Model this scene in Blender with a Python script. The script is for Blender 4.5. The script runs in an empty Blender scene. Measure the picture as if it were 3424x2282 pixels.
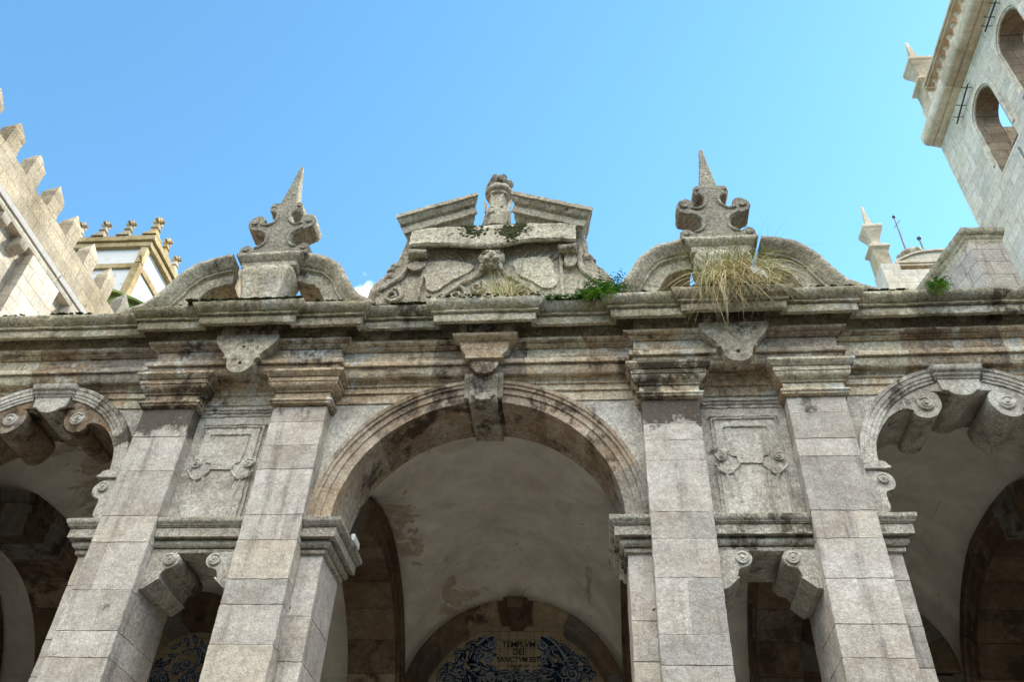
import bpy, bmesh, math, random
from math import sin, cos, pi, sqrt, radians, atan2
from mathutils import Vector, Matrix, noise
random.seed(7)
RND = random.Random(11)
SC = bpy.context.scene
COL = SC.collection

# ------------------------------------------------------------------ camera, world, sun, exposure
yaw, pitch, roll = -0.11669172817828016, 0.714524821760199, 0.051294617637509615
CAM = Vector((1.2156850969940687, -7.725582103257146, 1.65))
fw = Vector((sin(yaw)*cos(pitch), cos(yaw)*cos(pitch), sin(pitch)))
rt = Vector((cos(yaw), -sin(yaw), 0.0)); up = rt.cross(fw)
r2 = cos(roll)*rt + sin(roll)*up; u2 = -sin(roll)*rt + cos(roll)*up
cd = bpy.data.cameras.new("camera"); cam = bpy.data.objects.new("camera", cd); COL.objects.link(cam)
cd.sensor_width = 36.0; cd.lens = 2858.5078614963973/3424*36.0; cd.clip_start = 0.05; cd.clip_end = 2000
M = Matrix((( r2.x, u2.x, -fw.x, CAM.x), (r2.y, u2.y, -fw.y, CAM.y), (r2.z, u2.z, -fw.z, CAM.z), (0, 0, 0, 1)))
cam.matrix_world = M
SC.camera = cam

SUN_EL = radians(46); SUN_AZ = radians(60)          # azimuth measured from +Y towards +X
SUN = Vector((sin(SUN_AZ)*cos(SUN_EL), cos(SUN_AZ)*cos(SUN_EL), sin(SUN_EL)))
w = bpy.data.worlds.new("World"); SC.world = w; w.use_nodes = True
nt = w.node_tree; nt.nodes.clear()
wo = nt.nodes.new("ShaderNodeOutputWorld"); bg = nt.nodes.new("ShaderNodeBackground")
sky = nt.nodes.new("ShaderNodeTexSky"); sky.sky_type = 'NISHITA'; sky.sun_disc = False
sky.sun_elevation = SUN_EL; sky.sun_rotation = SUN_AZ; sky.air_density = 1.0; sky.dust_density = 0.08; sky.ozone_density = 1.2
bg.inputs[1].default_value = 0.13
# bright noise clouds added behind the camera to light the facade; faint puffs ahead
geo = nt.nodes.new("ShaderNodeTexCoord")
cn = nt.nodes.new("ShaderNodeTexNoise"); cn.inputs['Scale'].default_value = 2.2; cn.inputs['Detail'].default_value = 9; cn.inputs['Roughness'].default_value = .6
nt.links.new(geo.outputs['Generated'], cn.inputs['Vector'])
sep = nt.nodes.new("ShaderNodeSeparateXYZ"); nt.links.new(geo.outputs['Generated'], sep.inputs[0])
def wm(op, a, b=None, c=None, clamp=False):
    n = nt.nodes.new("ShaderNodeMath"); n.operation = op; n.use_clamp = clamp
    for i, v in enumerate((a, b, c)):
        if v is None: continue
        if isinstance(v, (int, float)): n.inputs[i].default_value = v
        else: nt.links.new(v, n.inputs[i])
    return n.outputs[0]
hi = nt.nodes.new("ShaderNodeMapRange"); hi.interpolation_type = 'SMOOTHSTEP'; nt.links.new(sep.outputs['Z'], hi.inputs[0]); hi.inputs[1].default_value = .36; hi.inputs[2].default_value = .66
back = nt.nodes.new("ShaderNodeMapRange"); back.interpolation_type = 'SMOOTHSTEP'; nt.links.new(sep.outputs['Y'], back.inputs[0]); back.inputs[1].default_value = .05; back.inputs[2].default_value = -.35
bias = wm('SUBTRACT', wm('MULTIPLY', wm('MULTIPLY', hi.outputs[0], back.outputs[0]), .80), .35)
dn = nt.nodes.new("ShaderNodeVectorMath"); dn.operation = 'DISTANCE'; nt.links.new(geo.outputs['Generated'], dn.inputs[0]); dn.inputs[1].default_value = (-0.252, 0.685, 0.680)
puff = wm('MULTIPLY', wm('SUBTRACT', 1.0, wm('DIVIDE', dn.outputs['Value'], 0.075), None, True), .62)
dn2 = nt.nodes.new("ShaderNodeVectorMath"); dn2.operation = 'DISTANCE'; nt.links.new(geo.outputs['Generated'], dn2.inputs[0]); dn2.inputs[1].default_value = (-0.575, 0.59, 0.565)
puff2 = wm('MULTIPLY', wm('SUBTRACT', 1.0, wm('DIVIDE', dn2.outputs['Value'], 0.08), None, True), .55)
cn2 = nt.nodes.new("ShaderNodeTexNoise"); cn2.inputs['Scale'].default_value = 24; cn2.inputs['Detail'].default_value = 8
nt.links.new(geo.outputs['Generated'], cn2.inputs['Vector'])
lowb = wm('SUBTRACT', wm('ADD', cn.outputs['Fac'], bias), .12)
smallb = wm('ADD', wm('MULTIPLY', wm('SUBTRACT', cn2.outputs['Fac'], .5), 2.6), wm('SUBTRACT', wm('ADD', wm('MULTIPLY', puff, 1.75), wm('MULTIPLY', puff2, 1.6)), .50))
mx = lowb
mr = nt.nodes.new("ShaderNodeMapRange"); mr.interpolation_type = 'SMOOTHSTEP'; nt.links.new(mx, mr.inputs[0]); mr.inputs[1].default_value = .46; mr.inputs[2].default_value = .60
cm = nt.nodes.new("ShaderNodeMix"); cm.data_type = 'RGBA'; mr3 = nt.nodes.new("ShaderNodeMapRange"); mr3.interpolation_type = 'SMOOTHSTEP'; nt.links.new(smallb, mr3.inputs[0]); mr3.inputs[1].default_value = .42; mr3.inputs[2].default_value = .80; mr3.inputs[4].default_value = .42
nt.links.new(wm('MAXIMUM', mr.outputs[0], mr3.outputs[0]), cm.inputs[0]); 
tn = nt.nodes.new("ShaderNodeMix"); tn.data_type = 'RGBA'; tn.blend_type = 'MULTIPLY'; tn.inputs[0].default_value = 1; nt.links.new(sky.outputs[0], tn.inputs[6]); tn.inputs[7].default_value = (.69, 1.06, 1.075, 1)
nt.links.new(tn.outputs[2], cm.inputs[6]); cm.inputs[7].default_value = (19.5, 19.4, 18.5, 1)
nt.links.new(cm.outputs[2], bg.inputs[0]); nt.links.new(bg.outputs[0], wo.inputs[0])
sl = bpy.data.lights.new("sun", 'SUN'); sl.energy = 3.4; sl.angle = radians(0.5); sl.color = (1.0, 0.93, 0.82)
so = bpy.data.objects.new("sun", sl); COL.objects.link(so); so.rotation_euler = SUN.to_track_quat('Z', 'Y').to_euler(); so.location = (30, 30, 60)
vs = SC.view_settings; vs.view_transform = 'Standard'; vs.look = 'None'; vs.gamma = 1; vs.use_curve_mapping = False; vs.exposure = 1.35
SC.cycles.max_bounces = 10; SC.cycles.diffuse_bounces = 6

# ------------------------------------------------------------------ materials
class NG:
    def __init__(s, name):
        s.m = bpy.data.materials.new(name); s.m.use_nodes = True; s.t = s.m.node_tree; s.t.nodes.clear()
        s.out = s.t.nodes.new("ShaderNodeOutputMaterial"); s.b = s.t.nodes.new("ShaderNodeBsdfPrincipled")
        s.t.links.new(s.b.outputs[0], s.out.inputs[0]); s.b.inputs['Roughness'].default_value = .9; s.b.inputs['Specular IOR Level'].default_value = .25
        s.g = s.t.nodes.new("ShaderNodeNewGeometry"); s.pos = s.g.outputs['Position']; s.nor = s.g.outputs['True Normal']
    def set(s, sock, v):
        if isinstance(v, bpy.types.NodeSocket): s.t.links.new(v, sock)
        elif isinstance(v, (tuple, list)) and len(v) == 3 and sock.type == 'RGBA': sock.default_value = (*v, 1)
        else: sock.default_value = v
    def math(s, op, a, b=None, clamp=False):
        n = s.t.nodes.new("ShaderNodeMath"); n.operation = op; n.use_clamp = clamp; s.set(n.inputs[0], a)
        if b is not None: s.set(n.inputs[1], b)
        return n.outputs[0]
    def vmul(s, v, sc):
        n = s.t.nodes.new("ShaderNodeVectorMath"); n.operation = 'MULTIPLY'; s.set(n.inputs[0], v); n.inputs[1].default_value = sc; return n.outputs[0]
    def noise(s, scale, detail=6, rough=.6, vec=None, dist=0.0):
        n = s.t.nodes.new("ShaderNodeTexNoise"); n.inputs['Scale'].default_value = scale; n.inputs['Detail'].default_value = detail; n.inputs['Roughness'].default_value = rough; n.inputs['Distortion'].default_value = dist
        s.t.links.new(vec or s.pos, n.inputs['Vector']); return n.outputs['Fac']
    def mr(s, v, a, b, c=0.0, d=1.0, smooth=True):
        n = s.t.nodes.new("ShaderNodeMapRange"); n.interpolation_type = 'SMOOTHSTEP' if smooth else 'LINEAR'; s.set(n.inputs[0], v)
        for i, q in enumerate((a, b, c, d)): n.inputs[i+1].default_value = q
        return n.outputs[0]
    def mix(s, f, a, b, mode='MIX'):
        n = s.t.nodes.new("ShaderNodeMix"); n.data_type = 'RGBA'; n.blend_type = mode; s.set(n.inputs[0], f); s.set(n.inputs[6], a); s.set(n.inputs[7], b); return n.outputs[2]
    def val(s, col, f):      # multiply a colour by a value
        c = s.t.nodes.new("ShaderNodeCombineXYZ"); [s.set(c.inputs[i], f) for i in range(3)]
        return s.mix(1.0, col, c.outputs[0], 'MULTIPLY')
    def ramp(s, f, stops):
        n = s.t.nodes.new("ShaderNodeValToRGB"); s.set(n.inputs[0], f); e = n.color_ramp.elements
        while len(e) < len(stops): e.new(.5)
        for k, (p, c) in zip(e, stops): k.position = p; k.color = (*c, 1)
        return n.outputs[0]
    def attr(s, name):
        n = s.t.nodes.new("ShaderNodeAttribute"); n.attribute_name = name; return n.outputs['Fac']
    def bump(s, h, strength=.6, dist=.02):
        n = s.t.nodes.new("ShaderNodeBump"); n.inputs['Strength'].default_value = strength; n.inputs['Distance'].default_value = dist; s.set(n.inputs['Height'], h); s.t.links.new(n.outputs[0], s.b.inputs['Normal'])
    def done(s, col, rough=None):
        s.set(s.b.inputs['Base Color'], col)
        if rough is not None: s.set(s.b.inputs['Roughness'], rough)
        return s.m

def stone(name, c0, c1, c2, crust=.3, crustc=(.052, .037, .026), lichen=.3, lichc=(.52, .51, .45), moss=0., mossc=(.07, .085, .02), speck=.5, bump=.6, brick=None, tvar=.45, big=.9, streak=0., val=1.0, ochre=0., band=0., pale=0., pit=0.):
    g = NG(name)
    tint = g.attr('tint'); stain = g.attr('stain')
    n1 = g.noise(big, 6, .62)
    col = g.ramp(g.math('ADD', n1, g.math('MULTIPLY', tint, .28)), [(.34, c0), (.5, c1), (.66, c2)])
    col = g.val(col, g.math('ADD', 1.0, g.math('MULTIPLY', tint, tvar)))
    col = g.mix(g.math('MULTIPLY', g.mr(tint, .28, .46), .40), col, (.50, .40, .26))
    col = g.mix(g.math('MULTIPLY', g.mr(tint, -.28, -.46), .35), col, (.40, .41, .41))
    h = None
    if brick:
        bw, bh, mort, mc = brick
        sp = g.t.nodes.new("ShaderNodeSeparateXYZ"); g.t.links.new(g.pos, sp.inputs[0])
        cv = g.t.nodes.new("ShaderNodeCombineXYZ"); g.set(cv.inputs[0], g.math('ADD', sp.outputs[0], sp.outputs[1])); g.set(cv.inputs[1], sp.outputs[2])
        bt = g.t.nodes.new("ShaderNodeTexBrick"); g.t.links.new(cv.outputs[0], bt.inputs['Vector']); bt.inputs['Scale'].default_value = 1; bt.inputs['Brick Width'].default_value = bw; bt.inputs['Row Height'].default_value = bh
        bt.inputs['Mortar Size'].default_value = mort; bt.inputs['Mortar Smooth'].default_value = .3; bt.inputs['Bias'].default_value = -.1; bt.offset_frequency = 2; bt.squash = .72; bt.squash_frequency = 3
        bt.inputs['Color1'].default_value = (.86, .86, .87, 1); bt.inputs['Color2'].default_value = (1.10, 1.08, 1.04, 1); bt.inputs['Mortar'].default_value = (*mc, 1)
        col = g.mix(1.0, col, bt.outputs['Color'], 'MULTIPLY'); h = g.math('MULTIPLY', bt.outputs['Fac'], -.8)
    n2 = g.noise(4.2, 8, .75)
    col = g.val(col, g.mr(n2, .28, .72, .80, 1.16))
    if ochre:
        col = g.mix(g.math('MULTIPLY', g.mr(g.noise(1.7, 7, .6), .47, .64), ochre), col, (.44, .27, .115))
    if streak:
        ns = g.noise(1.0, 7, .65, g.vmul(g.pos, (5.5, 5.5, .55)))
        col = g.mix(g.math('MULTIPLY', g.mr(ns, .52, .68), streak), col, crustc)
    col = g.val(col, g.mr(g.noise(15., 5, .6), .3, .7, .87, 1.11))
    if band:
        nb_ = g.noise(1.0, 9, .68, g.vmul(g.pos, (1.3, 1.3, 13.)))
        col = g.mix(g.math('MULTIPLY', g.mr(g.math('ADD', g.math('MULTIPLY', nb_, .65), g.math('MULTIPLY', g.noise(2.6, 8, .7), .35)), .52, .61), band), col, (.13, .088, .056))
    if pale:
        np_ = g.noise(2.1, 12, .70, dist=.3)
        col = g.mix(g.math('MULTIPLY', g.mr(np_, .555, .585), pale), col, g.val((.52, .50, .45), g.mr(n2, .3, .7, .85, 1.1)))
    n3 = g.noise(1.0, 12, .74, g.vmul(g.pos, (2.3, 2.3, 1.7)))
    cr = g.mr(g.math('ADD', g.math('ADD', n3, g.math('MULTIPLY', stain, .42)), crust*.25), .66, .76)
    col = g.mix(g.math('MULTIPLY', cr, .88), col, crustc)
    n4 = g.noise(10., 10, .72)
    col = g.mix(g.math('MULTIPLY', g.mr(n4, .57, .63), lichen), col, lichc)
    if moss:
        sp2 = g.t.nodes.new("ShaderNodeSeparateXYZ"); g.t.links.new(g.g.outputs['Normal'], sp2.inputs[0])
        mo = g.math('MULTIPLY', g.mr(g.noise(3.1, 9, .7), .43, .54), g.mr(sp2.outputs[2], -.05, .5, .25, 1))
        col = g.mix(g.math('MULTIPLY', mo, moss), col, mossc)
    if pit:
        npt = g.noise(27., 6, .72)
        col = g.val(col, g.mr(npt, .37, .63, 1-pit*.42, 1+pit*.26))
    n5 = g.noise(64., 3, .7); n6 = g.noise(150., 2, .6)
    col = g.val(col, g.mr(g.math('ADD', g.math('MULTIPLY', n5, .65), g.math('MULTIPLY', n6, .35)), .36, .64, 1-speck*.55, 1+speck*.30))
    if val != 1: col = g.val(col, val)
    hh = g.math('ADD', g.math('MULTIPLY', n2, .9), g.math('ADD', g.math('MULTIPLY', n5, .28), g.math('MULTIPLY', g.noise(22., 6, .65), .55)))
    if h is not None: hh = g.math('ADD', hh, h)
    g.bump(hh, bump, .022)
    return g.done(col)

def plain(name, c, rough=.6, nv=.2, sc=9., metal=0.):
    g = NG(name); col = g.val(c, g.mr(g.noise(sc, 6, .65), .3, .7, 1-nv, 1+nv)); g.b.inputs['Metallic'].default_value = metal
    g.bump(g.noise(sc*4, 4), .25, .01); return g.done(col, rough)

GR = ((.41, .365, .305), (.49, .45, .39), (.565, .535, .48))
M_shaft = stone("granite_shaft", (0.436, 0.379, 0.322), (0.508, 0.460, 0.411), (0.581, 0.535, 0.493), crust=0.16, lichen=0.3, lichc=(.465, .43, .375), speck=0.5, bump=.7, tvar=0.22, pale=0.4, big=1.6, ochre=.10, streak=0.4, moss=0.12, pit=0.3)
M_gran = stone("granite", *GR, crust=0.34, lichen=.4, speck=.6, bump=.8, pale=0.7, band=.15, big=1.5, streak=0.35, pit=0.6, val=1.05)
M_warm = stone("granite_warm", (0.369, 0.272, 0.179), (0.515, 0.405, 0.280), (0.560, 0.549, 0.440), crust=0.3, lichen=0.6, speck=.5, bump=.95, streak=0.5, ochre=.30, big=1.7, band=0.75, pale=0.95, pit=0.75, val=1.14)
M_corn = stone("granite_cornice", (0.333, 0.287, 0.193), (0.457, 0.397, 0.292), (0.571, 0.537, 0.431), crust=0.33, lichen=.6, lichc=(.50, .52, .44), moss=0.95, mossc=(.125, .155, .04), speck=.5, bump=.95, streak=.5, ochre=.15, big=1.7, band=0.6, pale=0.75, pit=0.85, val=1.12)
M_orn = stone("granite_ornament", (0.348, 0.293, 0.221), (0.464, 0.406, 0.314), (0.570, 0.524, 0.407), crust=0.36, lichen=0.7, lichc=(.44, .46, .37), moss=.2, mossc=(.15, .16, .08), speck=.6, bump=1.3, val=1.04, band=.2, pale=0.5, streak=0.3, pit=0.85)
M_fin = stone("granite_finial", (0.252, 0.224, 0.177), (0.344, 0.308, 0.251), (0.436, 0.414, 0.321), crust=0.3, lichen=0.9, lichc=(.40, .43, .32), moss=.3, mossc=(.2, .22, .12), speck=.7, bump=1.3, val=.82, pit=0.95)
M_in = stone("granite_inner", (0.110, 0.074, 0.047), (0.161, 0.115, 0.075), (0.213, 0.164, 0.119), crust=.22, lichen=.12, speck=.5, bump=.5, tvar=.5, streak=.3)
M_key = stone("granite_keystone", (0.306, 0.254, 0.186), (0.387, 0.338, 0.265), (0.468, 0.432, 0.372), crust=0.6, lichen=.5, speck=.5, bump=.8, pale=.4, band=.3, pit=0.7, val=0.9)
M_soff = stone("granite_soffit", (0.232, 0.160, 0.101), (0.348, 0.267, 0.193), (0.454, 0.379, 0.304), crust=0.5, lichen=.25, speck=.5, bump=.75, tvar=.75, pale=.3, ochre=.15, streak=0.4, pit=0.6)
M_church = stone("church_ashlar", (.36, .315, .245), (.43, .39, .32), (.50, .465, .40), crust=0.08, lichen=.35, lichc=(.5, .47, .33), speck=.35, bump=0.8, brick=(.80, .34, .008, (.62, .58, .52)), streak=0.2, pit=0.3)
M_merl = stone("merlon_stone", (0.244, 0.199, 0.131), (0.329, 0.274, 0.194), (0.403, 0.342, 0.252), crust=.12, lichen=.5, lichc=(.5, .46, .30), speck=.6, bump=.7, brick=(.78, .34, .008, (.6, .57, .5)), pit=0.6)
M_tower = stone("tower_ashlar", (.56, .475, .375), (.63, .55, .455), (.66, .60, .52), crust=-0.3, lichen=0.06, speck=.25, bump=0.8, brick=(1.05, .40, .009, (.58, .55, .51)), tvar=.2, streak=0.15)
M_towtrim = stone("tower_trim", (0.412, 0.324, 0.221), (0.510, 0.419, 0.315), (0.588, 0.504, 0.408), crust=-.2, lichen=.25, moss=.2, mossc=(.25, .22, .10), speck=.3, bump=.5, ochre=.25)
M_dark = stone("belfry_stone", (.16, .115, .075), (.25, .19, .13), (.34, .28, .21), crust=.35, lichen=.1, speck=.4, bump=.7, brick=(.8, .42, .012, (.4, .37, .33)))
M_block = stone("mossy_block", (0.374, 0.335, 0.291), (0.473, 0.425, 0.373), (0.550, 0.490, 0.427), crust=.08, lichen=.3, moss=.3, mossc=(.2, .23, .17), speck=.5, bump=.7, streak=.35, brick=(1.1, .40, .010, (.5, .48, .45)), pit=0.5)
M_band = stone("chapel_band", (.30, .205, .095), (.38, .28, .145), (.46, .365, .21), crust=.14, lichen=.5, lichc=(.52, .36, .10), moss=.12, mossc=(.42, .28, .07), speck=.3, bump=.6, streak=.35, pit=.5)
M_green = stone("mossy_slab", (.10, .14, .035), (.17, .21, .06), (.28, .30, .13), crust=.2, crustc=(.04, .05, .015), lichen=.3, lichc=(.32, .4, .1), speck=.4, bump=.7)

def plaster_mat():
    g = NG("vault_plaster")
    col = g.ramp(g.noise(.9, 6, .6), [(.35, (.60, .565, .51)), (.55, (.68, .65, .595)), (.7, (.74, .715, .665))])
    col = g.val(col, g.mr(g.noise(3., 9, .7), .3, .7, .86, 1.07))
    # peeled patches: noise with a bias near a few places on the wall
    bias = None
    for (cx, cy, cz, rx, rz) in ((-.86, 4.95, 7.36, .55, .30), (-1.1, 4.95, 7.15, .42, .12), (1.15, 4.95, 7.45, .1, .5), (4.75, 4.9, 7.3, .28, .7), (-4.9, 3.0, 7.9, .9, .8), (-1.5, 2.6, 7.65, .5, .7), (-5.5, 2.2, 7.9, 1.2, .8)):
        v = g.t.nodes.new("ShaderNodeVectorMath"); v.operation = 'SUBTRACT'; g.t.links.new(g.pos, v.inputs[0]); v.inputs[1].default_value = (cx, cy, cz)
        v2 = g.vmul(v.outputs[0], (1/rx, .45, 1/rz)); l = g.t.nodes.new("ShaderNodeVectorMath"); l.operation = 'LENGTH'; g.t.links.new(v2, l.inputs[0])
        b = g.math('SUBTRACT', 1.0, l.outputs['Value'], True); bias = b if bias is None else g.math('MAXIMUM', bias, b)
    pm = g.mr(g.math('ADD', g.math('MULTIPLY', g.noise(3.6, 5, .55, dist=.6), 1.2), g.math('MULTIPLY', bias, .42)), .84, .855)
    col = g.mix(pm, col, g.val((.45, .39, .305), g.mr(g.noise(9., 6, .7), .3, .7, .8, 1.2)))
    st = g.mr(g.noise(1.3, 8, .65, g.vmul(g.pos, (1, 1, .5))), .53, .68)
    col = g.mix(g.math('MULTIPLY', st, .38), col, (.34, .31, .24))
    vo = g.t.nodes.new("ShaderNodeTexVoronoi"); vo.feature = 'DISTANCE_TO_EDGE'; vo.inputs['Scale'].default_value = .9; vo.inputs['Randomness'].default_value = 1
    wv = g.t.nodes.new("ShaderNodeVectorMath"); wv.operation = 'ADD'; g.t.links.new(g.pos, wv.inputs[0]); cvv = g.t.nodes.new("ShaderNodeCombineXYZ"); nn_ = g.noise(3., 6, .7); [g.set(cvv.inputs[q], nn_) for q in range(3)]; g.t.links.new(cvv.outputs[0], wv.inputs[1]); g.t.links.new(wv.outputs[0], vo.inputs['Vector'])
    ck = g.math('MULTIPLY', g.mr(vo.outputs['Distance'], .0, .010, 1, 0), g.mr(g.noise(.8, 3, .5), .50, .58))
    col = g.mix(g.math('MULTIPLY', ck, .55), col, (.20, .17, .13))
    g.bump(g.math('ADD', g.math('MULTIPLY', pm, -.5), g.noise(12., 6, .6)), .35, .012)
    return g.done(col)
M_plast = plaster_mat()

def white_wall():
    g = NG("whitewash")
    n = g.noise(1.0, 10, .7, g.vmul(g.pos, (3, 3, 5)))
    col = g.mix(g.math('MULTIPLY', g.mr(n, .56, .66), .5), (.60, .585, .575), (.28, .27, .25))
    g.bump(g.noise(6, 6), .3, .02); return g.done(col)
M_white = white_wall()

def tile_mat():
    g = NG("glazed_tile")
    sp = g.t.nodes.new("ShaderNodeSeparateXYZ"); g.t.links.new(g.pos, sp.inputs[0])
    cv = g.t.nodes.new("ShaderNodeCombineXYZ"); g.t.links.new(sp.outputs[0], cv.inputs[0]); g.t.links.new(sp.outputs[2], cv.inputs[1])
    bt = g.t.nodes.new("ShaderNodeTexBrick"); g.t.links.new(cv.outputs[0], bt.inputs['Vector']); bt.offset = 0; bt.inputs['Scale'].default_value = 1
    bt.inputs['Brick Width'].default_value = .135; bt.inputs['Row Height'].default_value = .135; bt.inputs['Mortar Size'].default_value = .0035
    bt.inputs['Color1'].default_value = (.36, .30, .215, 1); bt.inputs['Color2'].default_value = (.43, .37, .27, 1); bt.inputs['Mortar'].default_value = (.10, .085, .065, 1)
    return g.done(g.val(bt.outputs['Color'], g.mr(g.noise(8, 5), .3, .7, .9, 1.08)), .35)
M_tile = tile_mat()
def ink(name, a, b, c):
    g = NG(name); return g.done(g.ramp(g.noise(26., 6, .7), [(.36, a), (.52, b), (.66, c)]), .4)
M_blue = ink("tile_blue", (.012, .03, .10), (.04, .09, .22), (.22, .32, .50))
M_blue_d = ink("tile_deep_blue", (.008, .015, .05), (.015, .04, .13), (.05, .10, .24))
M_blue_l = ink("tile_pale_blue", (.20, .27, .38), (.36, .42, .48), (.50, .50, .46))
M_ink = plain("inscription_ink", (.02, .018, .025), .5, .2)
gs = NG("dry_grass"); M_straw = gs.done(gs.val(gs.ramp(gs.math('ADD', gs.attr('tint'), .5), [(.05, (.36, .26, .12)), (.35, (.62, .49, .25)), (.68, (.70, .61, .38)), (.97, (.38, .41, .17))]), gs.mr(gs.noise(5., 5, .6), .3, .7, .8, 1.15)), .8)
M_gras = plain("green_grass", (.22, .27, .09), .7, .35, 4.)
M_leaf = plain("fern_leaf", (.09, .24, .035), .55, .4, 14.)
M_leaf2 = plain("bright_leaf", (.22, .42, .06), .5, .3, 14.)
M_herb = plain("low_herb", (.07, .11, .03), .7, .4, 14.)
M_moss = plain("moss_cushion", (.035, .04, .012), .95, .6, 18.)
M_plastic = plain("white_plastic", (.75, .78, .82), .35, .05)
M_iron = plain("rusted_iron", (.075, .06, .05), .6, .4, 12., .4)
M_iron2 = plain("grey_iron", (.10, .10, .115), .5, .2, 12., .3)
M_bronze = plain("bell_bronze", (.035, .045, .045), .5, .3)
M_lamp = plain("white_lamp_housing", (.75, .76, .77), .4, .04)
M_lead = plain("white_gutter", (.42, .40, .38), .5, .1)
M_ground = stone("plaza_paving", (.055, .048, .037), (.07, .062, .048), (.085, .075, .06), crust=-.3, lichen=.05, speck=.3, bump=.3)
M_floor = stone("loggia_paving", (0.304, 0.272, 0.230), (0.350, 0.323, 0.281), (0.396, 0.374, 0.338), crust=-.3, lichen=.05, speck=.3, bump=.3, val=1.5)
M_roof = plain("roof_tile", (.30, .15, .09), .9, .3)

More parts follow.
